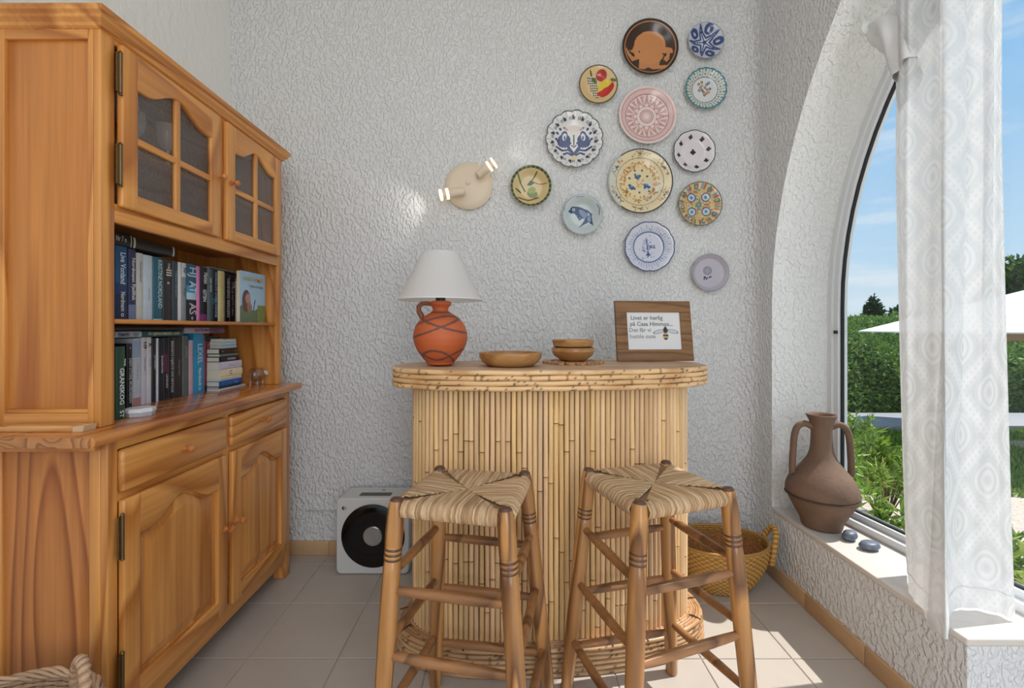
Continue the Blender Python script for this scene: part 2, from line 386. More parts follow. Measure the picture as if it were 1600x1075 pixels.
mk('latch', MB().box(wplane(2.10)-0.006, wplane(2.10)+0.004, 2.085, 2.10, 1.175, 1.19), M_gask, wr, smooth=False)

# ------------------------------------------------------------------ pine dresser: base unit
def B(name, mat, par, x0, x1, y0, y1, z0, z1, bevel=0.0025): return mk(name, MB().box(x0, x1, y0, y1, z0, z1), mat, par, smooth=False, bevel=bevel)
BX, BB, BY0, BY1 = -1.075, -1.470, 1.219, 2.234
base = thing('sideboard', 'orange pine base cabinet with two drawers above two arched panel doors', 'cabinet', (-1.27, 1.73, 0))
def knob(name, par, x, y, z, r=0.0135, mat=None):
    Mx = Matrix(((0,0,1),(0,1,0),(-1,0,0)))
    prof = [(r*0.95, 0), (r*0.95, 0.003), (r*0.5, 0.006), (r*0.42, 0.013), (r*0.75, 0.018), (r, 0.024), (r*0.93, 0.030), (r*0.55, 0.0345), (0, 0.036)]
    return mk(name, MB().lathe(prof, (x, y, z), 16, Mx), mat or M_knob, par)
M_knob = wood('turned_knob', c3(206,132,70), c3(170,92,40), 'x', rough=0.25, coat=0.4)
def hinge(par, x, y, z, h):
    mb = MB().tube([(x,y,z-h/2),(x,y,z+h/2)], 0.0048, 10)
    for s in (-1, 1): mb.lathe([(0.0048,0),(0.006,0.002),(0.004,0.006),(0,0.009)], (x,y,z+s*h/2) if s > 0 else (x,y,z-h/2-0.006), 10)
    mb.box(x-0.004, x+0.0005, y-0.012, y+0.002, z-h/2, z+h/2)
    return mk('hinge', mb, M_brass, par)
def arch_fn(t, w=0.8):
    s = abs(2*t-1)/w
    return 0.5+0.5*math.cos(PI*min(1, s))
def door_frame(name, par, x0, x1, y0, y1, z0, z1, st, rb, rt, h, mat, mun=False):
    """frame of a cathedral door: stiles, bottom rail, top rail cut by the arch"""
    n = 24; us = [y0, y0+st]+[y0+st+(y1-y0-2*st)*k/n for k in range(1, n)]+[y1-st, y1]; m_ = len(us)
    def top(k):
        t = min(1, max(0, (us[k]-y0-st)/(y1-y0-2*st))); return z1-rt+h*arch_fn(t)
    vs = []
    for x in (x0, x1):
        for k in range(m_): vs += [(x, us[k], z0), (x, us[k], z0+rb), (x, us[k], top(k)), (x, us[k], z1)]
    fs = []; mi = []; H = 4*m_
    for k in range(m_-1):
        a, b_ = 4*k, 4*k+4; ends = k in (0, m_-2)
        for q in ((0, 1), (2, 3)) + (((1, 2),) if ends else ()):
            fs.append((a+q[0], b_+q[0], b_+q[1], a+q[1])); fs.append((H+a+q[0], H+a+q[1], H+b_+q[1], H+b_+q[0])); mi += [0 if ends else 1]*2
        fs.append((a, H+a, H+b_, b_)); fs.append((a+3, b_+3, H+b_+3, H+a+3)); mi += [0 if ends else 1]*2
        if not ends: fs.append((a+1, b_+1, H+b_+1, H+a+1)); fs.append((a+2, H+a+2, H+b_+2, b_+2)); mi += [1, 1]
    for k in (0, m_-1):
        for q in range(3): fs.append((4*k+q, 4*k+q+1, H+4*k+q+1, H+4*k+q)); mi.append(0)
    for k in (1, m_-2): fs.append((4*k+1, 4*k+2, H+4*k+2, H+4*k+1)); mi.append(0)
    o = mk(name, (vs, fs), mat, par, smooth=False, bevel=0.005)
    o.data.materials.append(M_py)
    for p, q in zip(o.data.polygons, mi): p.material_index = q
    return o
def raised_panel(par, xf, y0, y1, z0, z1, h, mat):
    nu, nv = 41, 41; Wd = y1-y0
    def prof(d):      # relief against distance from the border
        if d < 0.010: return -0.006
        if d < 0.014: return -0.006-(d-0.010)*0.9
        if d < 0.018: return -0.0096+(d-0.014)*1.4
        if d < 0.045: return -0.004+(d-0.018)*0.22
        if d < 0.048: return 0.002+(d-0.045)*0.6
        return 0.0036
    us = [0, .02, .025, .030, .034, .038, .06, .085, .10, .104, .112, .14]+[0.14+0.72*k/16 for k in range(1, 16)]+[.86, .888, .896, .90, .915, .94, .962, .966, .970, .975, .98, 1.0]
    mb = MB(); vs = []; nv = len(us)
    for t in us:
        for u in us:
            top = z1-h+h*arch_fn(u); z = z0+(top-z0)*t; y = y0+Wd*u
            d = min(u*Wd, (1-u)*Wd, t*(top-z0), (1-t)*(top-z0)*0.92)
            vs.append((xf+prof(d), y, z))
    fs = [(j*nv+i, j*nv+i+1, (j+1)*nv+i+1, (j+1)*nv+i) for j in range(nv-1) for i in range(nv-1)]
    return mk('door_panel', MB().add(vs, fs), mat, par, angle=14)
# carcass
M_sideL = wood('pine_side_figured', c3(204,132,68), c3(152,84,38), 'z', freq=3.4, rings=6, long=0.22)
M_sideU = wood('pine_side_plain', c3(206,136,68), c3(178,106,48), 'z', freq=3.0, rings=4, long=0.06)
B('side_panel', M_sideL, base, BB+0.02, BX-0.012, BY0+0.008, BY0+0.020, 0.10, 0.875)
B('side_frame', M_pz, base, BX-0.052, BX-0.0202, BY0+0.0005, BY0+0.024, 0.0, 0.897, 0.004)
B('side_frame', M_pz, base, BB, BB+0.11, BY0, BY0+0.024, 0.0, 0.897, 0.004)
B('side_rail', M_px, base, BB+0.108, BX-0.048, BY0+0.002, BY0+0.024, 0.868, 0.897)
B('side_rail', M_px, base, BB+0.108, BX-0.048, BY0+0.002, BY0+0.024, 0.085, 0.145)
B('far_side', M_pz, base, BB, BX-0.02, BY1-0.02, BY1, 0.08, 0.897)
B('carcass_back', M_pp, base, BB, BB+0.01, BY0+0.02, BY1-0.02, 0.08, 0.897)
B('carcass_bottom', M_py, base, BB+0.01, BX-0.02, BY0+0.02, BY1-0.02, 0.10, 0.12)
B('frame_stile', M_pz, base, BX-0.02, BX, BY0, BY0+0.034, 0.0, 0.897, 0.004); B('frame_stile', M_pz, base, BX-0.02, BX, BY1-0.05, BY1, 0.0, 0.897, 0.004); ff = base
B('frame_stile', M_pz, base, BX-0.0199, BX-0.0003, 1.712, 1.746, 0.14, 0.875, 0.002)
mk('frame_rail', MB().box(BX-0.02, BX-0.001, BY0+0.03, BY1-0.045, 0.866, 0.897), M_py, ff, smooth=False, bevel=0.002)
mk('frame_rail', MB().box(BX-0.02, BX-0.001, BY0+0.03, BY1-0.045, 0.722, 0.754), M_py, ff, smooth=False, bevel=0.002)
mk('frame_rail', MB().box(BX-0.02, BX-0.001, BY0+0.03, BY1-0.045, 0.078, 0.150), M_py, ff, smooth=False, bevel=0.003)
for fy in (BY0+0.001, BY1-0.057): B('foot', M_pz, base, BX-0.055, BX-0.002, fy, fy+0.056, 0.0, 0.085, 0.006)
for (y0, y1) in ((1.250, 1.714), (1.742, 2.180)):
    d = B('drawer', M_py, base, BX-0.005, BX+0.016, y0, y1, 0.748, 0.866, 0.009)
    knob('knob', d, BX+0.016, (y0+y1)/2+0.0, 0.808)
for k, (y0, y1) in enumerate(((1.252, 1.713), (1.744, 2.172))):
    d = door_frame('door', base, BX-0.002, BX+0.018, y0, y1, 0.140, 0.726, 0.056, 0.060, 0.115, 0.058, M_pz)
    raised_panel(d, BX+0.010, y0+0.054, y1-0.054, 0.196, 0.726-0.115+0.058+0.006, 0.058, M_pp)
    knob('knob', d, BX+0.018, (y1-0.022) if k == 0 else (y0+0.024), 0.455)
    if k == 0:
        for hz in (0.628, 0.250): hinge(d, BX+0.016, y0-0.005, hz, 0.115)
# countertop: a rounded pine board, with end grain at the near end
CXF = -1.038
M_end = wood('pine_end_grain', c3(196,136,84), c3(140,88,48), 'x', freq=9, rings=8, long=0.8, rough=0.5)
mb = MB(); pr = [(BB, 0.897), (CXF-0.014, 0.897), (CXF-0.005, 0.9), (CXF, 0.908), (CXF, 0.916), (CXF-0.005, 0.924), (CXF-0.014, 0.927), (BB, 0.927)]
mb.prism(pr, lambda u, v: (u, 1.142, v), lambda u, v: (u, 2.286, v))
ct = mk('countertop', mb, wood('pine_worktop', c3(212,138,72), c3(168,94,40), 'y', rough=0.16, coat=0.5), base, angle=50)
mk('end_moulding', MB().box(BB, CXF-0.02, 1.160, 1.19, 0.884, 0.8975), M_px, base, smooth=False, bevel=0.004)
mk('end_grain_strip', MB().box(BB, CXF-0.012, 1.1395, 1.143, 0.899, 0.925), M_end, base, smooth=False, bevel=0.001)

# ------------------------------------------------------------------ hutch on top
HX, HY0, HY1 = -1.120, 1.248, 2.243
hut = thing('hutch', 'orange pine glazed hutch with open bookshelves standing on the base cabinet', 'cabinet', (-1.29, 1.745, 0.927))
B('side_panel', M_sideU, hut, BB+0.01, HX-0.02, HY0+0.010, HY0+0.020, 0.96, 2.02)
B('side_frame', M_pz, hut, HX-0.036, HX-0.0202, HY0, HY0+0.022, 0.9275, 2.03, 0.002)
B('side_frame', M_pz, hut, BB, BB+0.085, HY0, HY0+0.022, 0.9275, 2.03, 0.003)
B('side_rail', M_px, hut, BB+0.08, HX-0.034, HY0+0.001, HY0+0.022, 1.995, 2.03)
mk('side_rail', MB().box(BB+0.08, HX-0.034, HY0+0.001, HY0+0.022, 0.9275, 0.966).box(BB+0.08, HX-0.034, HY0+0.004, HY0+0.022, 0.966, 0.978), M_px, hut, smooth=False, bevel=0.003)
B('far_side', M_pz, hut, BB, HX-0.018, HY1-0.020, HY1, 0.9275, 2.03)
B('back_panel', M_pp, hut, BB, BB+0.008, HY0+0.02, HY1-0.02, 0.9275, 2.03)
B('inner_side', M_pz, hut, BB+0.01, HX-0.02, HY0+0.020, HY0+0.028, 0.9275, 2.02, 0.001)
B('top_board', M_py, hut, BB, HX, HY0, HY1, 2.02, 2.034)
B('frame_stile', M_pz, hut, HX-0.02, HX, HY0, HY0+0.046, 0.9275, 2.03, 0.003); B('frame_stile', M_pz, hut, HX-0.02, HX, HY1-0.037, HY1, 0.9275, 2.03, 0.003); hf = hut
B('frame_stile', M_pz, hut, HX-0.0198, HX-0.0005, 1.742, 1.784, 1.55, 2.02, 0.002)
mk('frame_rail', MB().box(HX-0.02, HX-0.001, HY0+0.04, HY1-0.035, 1.502, 1.556), M_py, hf, smooth=False, bevel=0.003)
mk('frame_rail', MB().box(HX-0.02, HX-0.001, HY0+0.04, HY1-0.035, 2.006, 2.031), M_py, hf, smooth=False, bevel=0.002)
B('shelf', M_py, hut, BB+0.01, HX-0.012, HY0+0.02, HY1-0.02, 1.214, 1.227)
B('cupboard_floor', M_py, hut, BB+0.01, HX-0.02, HY0+0.02, HY1-0.02, 1.545, 1.556)
B('cupboard_shelf', M_py, hut, BB+0.01, HX-0.05, HY0+0.02, HY1-0.02, 1.752, 1.762)
mb = MB(); prf = [(0.002, 2.022), (0.008, 2.026), (0.010, 2.034), (0.020, 2.042), (0.022, 2.050), (0.030, 2.056), (0.032, 2.070), (0.0, 2.070)]
rings = []
for p, z in prf[:-1]: rings.append([(BB, HY0-p, z), (HX+p, HY0-p, z), (HX+p, HY1+p, z), (BB, HY1+p, z)])
vs = [q for r in rings for q in r]; fs = [(4*a+k, 4*a+(k+1) % 4, 4*a+4+(k+1) % 4, 4*a+4+k) for a in range(len(rings)-1) for k in range(4)]+[(0,3,2,1), tuple(4*(len(rings)-1)+k for k in range(4))]
mk('crown_moulding', mb.add(vs, fs), M_py, hut, smooth=True, angle=20)
M_pane = glassmat('cupboard_pane', (0.80, 0.77, 0.76), rough=0.28, refl=0.17, bump=(170, 0.8, 0.004))
for k, (y0, y1) in enumerate(((1.300, 1.744), (1.782, 2.206))):
    z0, z1 = 1.548, 2.012; x0, x1 = HX-0.002, HX+0.018
    d = door_frame('door', hut, x0, x1, y0, y1, z0, z1, 0.055, 0.046, 0.105, 0.052, M_pz)
    ym = (y0+y1)/2; zm = 1.757
    mk('glazing_bar', MB().box(x0+0.003, x1-0.003, ym-0.012, ym+0.012, z0+0.04, z1-0.05), M_pz, d, smooth=False, bevel=0.004)
    mk('glazing_bar', MB().box(x0+0.0035, x1-0.0035, y0+0.05, y1-0.05, zm-0.011, zm+0.011), M_py, d, smooth=False, bevel=0.004)
    for (a, b) in ((y0+0.05, ym-0.008), (ym+0.008, y1-0.05)):
        mk('pane', MB().box(x0+0.005, x0+0.008, a, b, z0+0.04, zm-0.006), M_pane, d, smooth=False)
        mk('pane', MB().box(x0+0.005, x0+0.008, a, b, zm+0.006, z1-0.056), M_pane, d, smooth=False)
    knob('knob', d, x1, (y1-0.020) if k == 0 else (y0+0.022), 1.775, 0.012)
    if k == 0:
        for hz in (1.925, 1.665): hinge(d, x1-0.002, y0-0.006, hz, 0.112)

# crockery seen through the panes
M_cut = pm('cut_glass', (0.9, 0.92, 0.95), 0.08, spec=0.9, trans=0.35)
M_chinaw = pm('white_china', c3(214,220,222), 0.25)
def goblet(x, y, lab):
    t = thing('goblet', lab, 'glass', (x, y, 1.762), 'goblets in the glazed cupboard')
    mk('bowl', MB().lathe([(0.006,0.062),(0.020,0.070),(0.032,0.092),(0.036,0.125),(0.034,0.150),(0.031,0.150),(0.032,0.125),(0.028,0.095),(0,0.078)], (x,y,1.762), 18), M_cut, t)
    mk('stem', MB().lathe([(0.030,0),(0.030,0.003),(0.008,0.010),(0.005,0.030),(0.010,0.038),(0.005,0.046),(0.006,0.064)], (x,y,1.762), 14), M_cut, t)
goblet(-1.19, 1.41, 'cut glass goblet behind the upper left pane, nearest the hinges')
goblet(-1.24, 1.50, 'cut glass goblet behind the upper left pane, beside the glazing bar')
goblet(-1.20, 1.60, 'cut glass goblet alone behind the second upper pane')
Ry = Matrix.Rotation(math.radians(78), 3, 'Y')
t = mk('display_plate', MB().lathe([(0,0.0),(0.05,0.0),(0.062,0.006),(0.088,0.014),(0.090,0.018),(0.06,0.011),(0.048,0.006),(0,0.006)], (-1.30,1.47,1.648), 36, Ry), pm('brown_plate', c3(110,88,72), 0.2), origin=(-1.30,1.47,1.556))
tag(t, 'dark brown plate standing upright behind the lower left pane', 'plate')
t = mk('small_brass_dish', MB().lathe([(0.012,0),(0.026,0.006),(0.034,0.018),(0.032,0.018),(0.024,0.010),(0,0.006)], (-1.20,1.41,1.5565), 24), pm('shiny_brass', c3(225,190,130), 0.2, 0.9))
tag(t, 'small shiny brass dish in front of the dark brown plate', 'dish')
px_, py_ = -1.20, 1.875
t = thing('pitcher', 'white pitcher with blue marks and a tall curled handle behind right door', 'pitcher', (px_, py_, 1.762))
V = []
def pitch_col(th, z): return 0.5+0.5*math.sin(th*5+z*160)*math.sin(z*90) > 0.72
prof = [(0.030,0),(0.034,0.004),(0.042,0.030),(0.044,0.048),(0.034,0.078),(0.022,0.098),(0.022,0.112),(0.028,0.124),(0.025,0.124),(0.018,0.110),(0,0.10)]
mb = MB().lathe(prof, (px_,py_,1.762), 40); cc = np.array([c3(226,232,236) for _ in mb.v])
for i, v in enumerate(mb.v):
    if 1.775 < v[2] < 1.83 and pitch_col(math.atan2(v[1]-py_, v[0]-px_), v[2]): cc[i] = c3(120,150,178)
M_china = attrmat('painted_china', 0.25)
mk('body', mb, M_china, t, cols=cc)
mk('handle', MB().tube([(px_,py_+0.022,1.862),(px_+0.01,py_+0.045,1.90),(px_+0.01,py_+0.02,1.93),(px_+0.01,py_-0.025,1.925),(px_+0.01,py_-0.045,1.895),(px_,py_-0.03,1.872)], 0.0045, 8), M_chinaw, t)
mk('spout', MB().tube([(px_+0.01,py_+0.036,1.80),(px_+0.014,py_+0.066,1.83),(px_+0.014,py_+0.085,1.87)], [0.009,0.006,0.004], 8), M_chinaw, t)
for k, (z, r, lb) in enumerate(((0.0, 0.058, 'lower'), (0.030, 0.052, 'upper'))):
    mb = MB().lathe([(r*0.4,0.0),(r*0.45,0.004),(r*0.8,0.016),(r,0.034),(r*0.97,0.034),(r*0.76,0.019),(r*0.4,0.009),(0,0.008)], (-1.19,1.88,1.5565+z), 32)
    cc = np.array([c3(118,148,160) if 0.018 < v[2]-1.5565-z < 0.026 else c3(220,224,220) for v in mb.v])
    o = mk('nested_bowl', mb, M_china, cols=cc); tag(o, 'white bowl with a grey-blue band at the right door, %s of two nested' % lb, 'bowl', 'nested bowls in the cupboard')

# ------------------------------------------------------------------ books
_bm = {}
def bmat(rgb, rough=0.38):
    k = (rgb, rough)
    if k not in _bm: _bm[k] = pm('book_cover_%d_%d_%d' % rgb, c3(*rgb), rough, var=0.06, varscale=30)
    return _bm[k]
M_pages = pm('book_pages', c3(226,218,200), 0.8)
M_ink = {}
def ink(rgb):
    if rgb not in M_ink: M_ink[rgb] = pm('print_%d_%d_%d' % rgb, c3(*rgb), 0.5)
    return M_ink[rgb]
def pxY(px, X): return FPX*(-X)/(CX-px)
def book(px0, px1, X, zb, h, rgb, label, texts=(), bands=(), depth=0.15, group='books on the upper shelf', sp_n=0):
    y0, y1 = pxY(px0, X)+0.0006, pxY(px1, X)-0.0006
    d = min(depth, X-(BB+0.012))
    t = thing('book', label, 'book', (X-d/2, (y0+y1)/2, zb), group)
    th = y1-y0; bt = min(0.0025, th*0.2)
    n = 6; poly = [(X-d, y0), (X-0.004, y0)]+[(X-0.004+0.004*math.sin(PI*k/n), y0+th*(1-math.cos(PI*k/n))/2) for k in range(1, n)]+[(X-0.004, y1), (X-d, y1), (X-d, y1-bt), (X-0.008, y1-bt), (X-0.008, y0+bt), (X-d, y0+bt)]
    mk('cover', MB().prism(poly, lambda u, v: (u, v, zb), lambda u, v: (u, v, zb+h)), bmat(rgb), t, angle=60)
    mk('pages', MB().box(X-d+0.004, X-0.0085, y0+bt*0.9, y1-bt*0.9, zb+0.003, zb+h-0.003), M_pages, t, smooth=False)
    for (a, b, col) in bands:
        mk('spine_band', MB().grid(7, 2, lambda u, v: (X-0.004+0.004*math.sin(PI*(0.04+0.92*u))+0.0004, y0+th*(1-math.cos(PI*(0.04+0.92*u)))/2, zb+h*(a+(b-a)*v))), bmat(col), t, angle=60)
    for (s, zc, frac, size, col, *r) in texts:   # text centre (fraction of height), length fraction, size fraction of thickness
        lettering(s, th*size, (X+0.0008, (y0+y1)/2+(r[0]*th if r else 0), zb+h*zc), (0,0,-1), (0,1,0), ink(col), t, maxw=h*frac)
    return t
Wt, Cr = (232,234,236), (222,214,190)
UX, UZ = -1.27, 1.2272
U = [
 (181.5,201,(26,86,140),0.243,'blue gradient book, first upright on the upper shelf by the hinge side',[('Live Vonland',.70,.42,.62,Wt),('Nordmann',.25,.26,.50,Wt),('o',.07,.1,.5,Wt)],[(0,.35,(24,44,84)),(.35,.5,(26,62,110))]),
 (202,214,(48,52,92),0.240,'dark violet-navy book between the blue gradient and the cream one',[('Nordmann Fjellfisk',.58,.62,.62,Wt)],[(0,.22,(120,134,170))]),
 (214.3,225,(208,206,200),0.232,'cream white book with thin grey title, right of the violet-navy one',[('Franske kvinner',.72,.4,.4,(110,110,120))],[]),
 (225.3,240,(198,212,226),0.230,'wide pale ice-blue book without bold title on the upper shelf',[('vinterlys',.40,.3,.3,(150,170,190))],[]),
 (240.4,255.3,(44,100,120),0.230,'teal book with broad pale vertical lettering on the upper shelf',[('KRISTINE NORDLAND',.58,.76,.62,(190,222,226),.1)],[(0,.03,(190,220,225))]),
 (256,270,(46,42,44),0.228,'charcoal book with cream ornament and small title near its top',[('THE',.9,.1,.35,Cr),('IlI',.79,.14,.9,Cr),('a',.62,.1,.5,Cr)],[]),
 (270.4,279,(56,68,78),0.228,'narrow slate-grey book right of the charcoal ornament book',[('Tidevann ved kysten',.62,.45,.45,(150,160,168))],[]),
 (279.4,284.4,(222,224,226),0.228,'thin white book between slate-grey and mid-grey ones',[],[]),
 (284.7,292,(142,146,152),0.228,'mid-grey book with pale top block and dark scribble',[('Nr',.87,.1,1.0,(30,40,60)),('Berget',.5,.35,.5,(90,96,104))],[(.76,1.0,(206,212,218))]),
 (292.4,308,(34,96,126),0.230,'wide book with big ATLAS lettering, blue top and black base',[('HJ',.86,.16,1.0,(196,214,224)),('AT',.60,.2,1.0,(214,226,232)),('AS',.22,.2,1.0,(206,200,206)),('o',.06,.1,.4,Wt)],[(0,.38,(30,30,40)),(.38,.5,(176,212,232)),(.5,.62,(74,150,184))]),
 (308.3,313,(226,130,190),0.226,'thin bright pink book on the upper shelf',[],[]),
 (313.3,325,(34,30,40),0.228,'black book with purple foot and GITEN lettering',[('Hatten',.80,.2,.75,Wt,.15),('GITEN',.48,.22,.62,Wt)],[(0,.14,(124,54,112))]),
 (325.3,332,(88,104,108),0.226,'grey-green thin book on the upper shelf with small white title',[('DEN SISTE',.7,.3,.5,Wt)],[]),
 (332.3,341.6,(30,42,58),0.226,'dark navy book with one full-length white title on the upper shelf',[('NORDLYS OVER VANNE',.52,.86,.5,(170,190,206))],[(.34,.46,(52,84,108))]),
 (342,352,(232,214,150),0.226,'pale yellow book with blank spine on the upper shelf',[],[(0,1,(236,220,160))]),
 (352.3,360,(30,26,26),0.220,'black book with bold chunky white lettering, right of pale yellow one',[('HENNING BERGERS',.5,.8,.75,(226,220,210))],[]),
 (360.3,369,(26,28,44),0.216,'midnight blue book with twin small titles on the upper shelf',[('STILLE NATT I MAI',.5,.72,.45,(190,180,214),-.22),('Dag',.8,.15,.45,Wt,.2)],[]),
 (369.3,375.5,(236,220,176),0.204,'thin cream-yellow book left of the picture cover book',[],[(.95,1.0,(40,34,30))]),
]
for u in U: book(u[0], u[1], UX, UZ, u[3], u[2], u[4], u[5], u[6])
# picture book standing face-out at the end of the shelf
def paint_grid(nu, nv, fn): pass
X0 = -1.175; ya, yb = 1.992, 2.198
t = thing('book', 'light blue picture book standing face-out with a furry animal on the cover', 'book', (X0-0.01, (ya+yb)/2, UZ), 'books on the upper shelf')
mk('pages', MB().box(X0-0.018, X0-0.003, ya+0.002, yb-0.003, UZ+0.002, UZ+0.226), M_pages, t, smooth=False)
nu, nv = 70, 76; uu, vv = np.meshgrid(np.linspace(0,1,nu), np.linspace(0,1,nv)); uu = uu.ravel(); vv = vv.ravel()
cc = np.array([c3(168,200,224)])*np.ones((nu*nv,1)); cc = cc*(1-vv[:,None]*0.12)
noise = rng.random((nu*nv,3))
m = vv < 0.30+0.06*np.sin(uu*9); cc[m] = (np.array(c3(92,112,84))*(0.5+noise[m]*1.2))
m = (vv < 0.36) & (uu > 0.68); cc[m] = np.array(c3(120,140,84))*(0.6+0.8*noise[m])
e = ((uu-0.24)/0.16)**2+((vv-0.42)/0.22)**2 < 1; cc[e] = np.array(c3(92,62,58))*(0.7+0.6*noise[e])
e = ((uu-0.30)/0.10)**2+((vv-0.47)/0.10)**2 < 1; cc[e] = np.array(c3(176,134,118))*(0.85+0.3*noise[e])
e = ((uu-0.36)/0.10)**2+((vv-0.30)/0.09)**2 < 1; cc[e] = np.array(c3(160,110,96))*(0.8+0.4*noise[e])
e = (abs(uu-0.56-0.3*(vv-0.4)) < 0.02) & (vv > 0.25) & (vv < 0.46); cc[e] = c3(60,80,110)
M_print = attrmat('printed_colour', 0.4)
mk('cover', MB().grid(nu, nv, lambda u, v: (X0-0.002+0.0*u, ya+(yb-ya)*u, UZ+0.228*v)), M_print, t, cols=cc)
lettering('HANS KEMET', 0.027, (X0+0.0005, (ya+yb)/2, UZ+0.195), (0,1,0), (0,0,1), ink((196,166,96)), t, maxw=0.16)
lettering('I gråen mi skatt', 0.018, (X0+0.0005, (ya+yb)/2+0.02, UZ+0.165), (0,1,0), (0,0,1), ink((120,116,80)), t, maxw=0.12)
# books lying on the upright rows
def flatbook(px0, px1, X, z0, z1, rgb, label, texts=(), bands=(), depth=0.12, group='books on the upper shelf', spine_bands=()):
    y0, y1 = pxY(px0, X), pxY(px1, X)
    t = thing('book', label, 'book', (X-depth/2, (y0+y1)/2, z0), group); th = z1-z0; n = 6; bt = min(0.0022, th*0.2)
    poly = [(X-depth, z0), (X-0.004, z0)]+[(X-0.004+0.004*math.sin(PI*k/n), z0+th*(1-math.cos(PI*k/n))/2) for k in range(1, n)]+[(X-0.004, z1), (X-depth, z1), (X-depth, z1-bt), (X-0.008, z1-bt), (X-0.008, z0+bt), (X-depth, z0+bt)]
    mk('cover', MB().prism(poly, lambda u, v: (u, y0, v), lambda u, v: (u, y1, v)), bmat(rgb), t, angle=60)
    mk('pages', MB().box(X-depth+0.003, X-0.0085, y0+0.002, y1-0.002, z0+bt*0.9, z1-bt*0.9), M_pages, t, smooth=False)
    for (a, b, col) in bands:
        mk('spine_band', MB().grid(2, 7, lambda u, v: (X-0.004+0.004*math.sin(PI*(0.04+0.92*v))+0.0004, y0+(y1-y0)*(a+(b-a)*u), z0+th*(1-math.cos(PI*(0.04+0.92*v)))/2)), bmat(col), t, angle=60)
    for (s, yc, frac, size, col) in texts:
        lettering(s, th*size, (X+0.0008, y0+(y1-y0)*yc, z0+th*0.5), (0,1,0), (0,0,1), ink(col), t, maxw=(y1-y0)*frac)
    return t
flatbook(179, 206.5, UX+0.004, 1.4715, 1.512, (34,34,34), 'thick black book with silver scribble lying on the row nearest the hinge side', [('Nr 7 o',.35,.6,.6,(210,212,214))], [(.93,.98,(200,200,200))])
flatbook(207.5, 275, UX+0.004, 1.4715, 1.508, (48,46,42), 'long black ring binder lying across the upper row of books', [], [(0.02,0.06,(206,204,198)),(.92,.96,(206,206,206))])
flatbook(330, 399, UX+0.002, 1.458, 1.463, (150,150,148), 'thin grey magazine lying topmost over the right end of the upper row', depth=0.15)
flatbook(330, 376, UX+0.000, 1.4535, 1.4578, (74,78,88), 'thin dark folder lying beneath the grey magazine', depth=0.15)
# lower shelf: books standing on the countertop
LX, LZ = -1.31, 0.9272; GL = 'books on the countertop'
L = [
 (198.6,208,(24,24,28),0.220,'black book with heavy white lettering, second in the countertop row',[('DEN STORE MORDEREN',.42,.7,.7,(214,212,216)),('o',.93,.1,.4,Wt)],[]),
 (209,221.5,(206,212,224),0.236,'pale blue-white book with a reddish foot in the countertop row',[('havets sang',.5,.4,.35,(170,180,200))],[(0,.12,(196,140,140)),(.72,.98,(160,184,214))]),
 (222.3,230,(214,212,222),0.240,'white book with black monogram at top, left of its matching twin',[('H9',.88,.12,1.0,(34,34,44)),('Vinden stryker',.6,.4,.4,(120,120,140))],[]),
 (230.5,238,(216,214,222),0.240,'white book with dark blotch at top, right of its matching twin',[('K',.88,.1,1.1,(34,34,44)),('over fjell',.62,.3,.4,(130,130,150))],[]),
 (238.4,245,(22,24,32),0.236,'narrow black book between white twin and thin white volume',[('JO NESSET',.62,.4,.6,(206,210,216))],[]),
 (245.3,248.6,(216,222,232),0.236,'thin white volume between two black books in the countertop row',[],[]),
 (249,256.3,(26,26,42),0.236,'dark navy book with small white title halfway down the countertop row',[('SNØMANN',.58,.3,.6,(206,210,220))],[]),
 (256.6,264,(32,20,30),0.236,'black book with wine-red band and white title in the countertop row',[('LEOPARD',.30,.3,.55,(214,210,216))],[(.45,.74,(96,34,62))]),
 (264.3,272.8,(22,18,24),0.238,'black book filled with full-length white title in the countertop row',[('BERGETS HJERTE OG SKYGGE',.52,.84,.6,(206,200,206))],[]),
 (273.1,286,(42,36,36),0.236,'wide brown-black book with hairline title in the countertop row',[('det lange landet',.5,.62,.22,(186,150,140))],[]),
 (286.4,296,(92,100,96),0.243,'grey-green book with faint title at top in the countertop row',[('JORD',.72,.3,.6,(150,158,150))],[]),
 (296.4,303,(204,164,172),0.224,'dusty pink thin book left of the bright blue one',[],[(.85,1.0,(190,172,196))]),
 (303.5,320,(42,148,196),0.250,'wide bright blue book with large white LEXEL lettering',[('LEXEL',.66,.34,.62,(206,230,240)),('Nordtvedt',.27,.3,.40,(226,240,248)),('o',.07,.1,.4,Wt)],[]),
 (320.6,332,(120,40,62),0.240,'dark red book with crimson jagged title in the countertop row',[('CAMILLA',.62,.5,.62,(214,126,140)),('o',.06,.1,.4,Wt)],[(0,.1,(22,20,24)),(.9,1,(30,26,30))]),
 (332.4,338.8,(22,22,20),0.238,'black book with yellow lettering in the countertop row',[('MORD I NORD',.42,.56,.65,(214,196,120)),('JON',.82,.2,.65,Wt)],[]),
 (339.2,344.8,(24,18,26),0.236,'black-purple book last of the upright countertop row',[('SORT',.8,.2,.6,(190,180,190))],[]),
]
for u in L: book(u[0], u[1], LX, LZ, u[3], u[2], u[4], u[5], u[6], group=GL)
book(181.6, 197.5, -1.165, LZ, 0.218, (34,70,50), 'dark green tall book pulled forward at the left end of the countertop', [('GRANSKOG',.45,.5,.62,Wt),('TOVE',.78,.2,.25,Wt,.3),('ST',.07,.1,.6,Wt)], (), depth=0.17, group=GL)
flatbook(178, 288, LX+0.006, 1.192, 1.208, (34,28,26), 'long brown-black book lying flat right under the shelf board', group=GL)
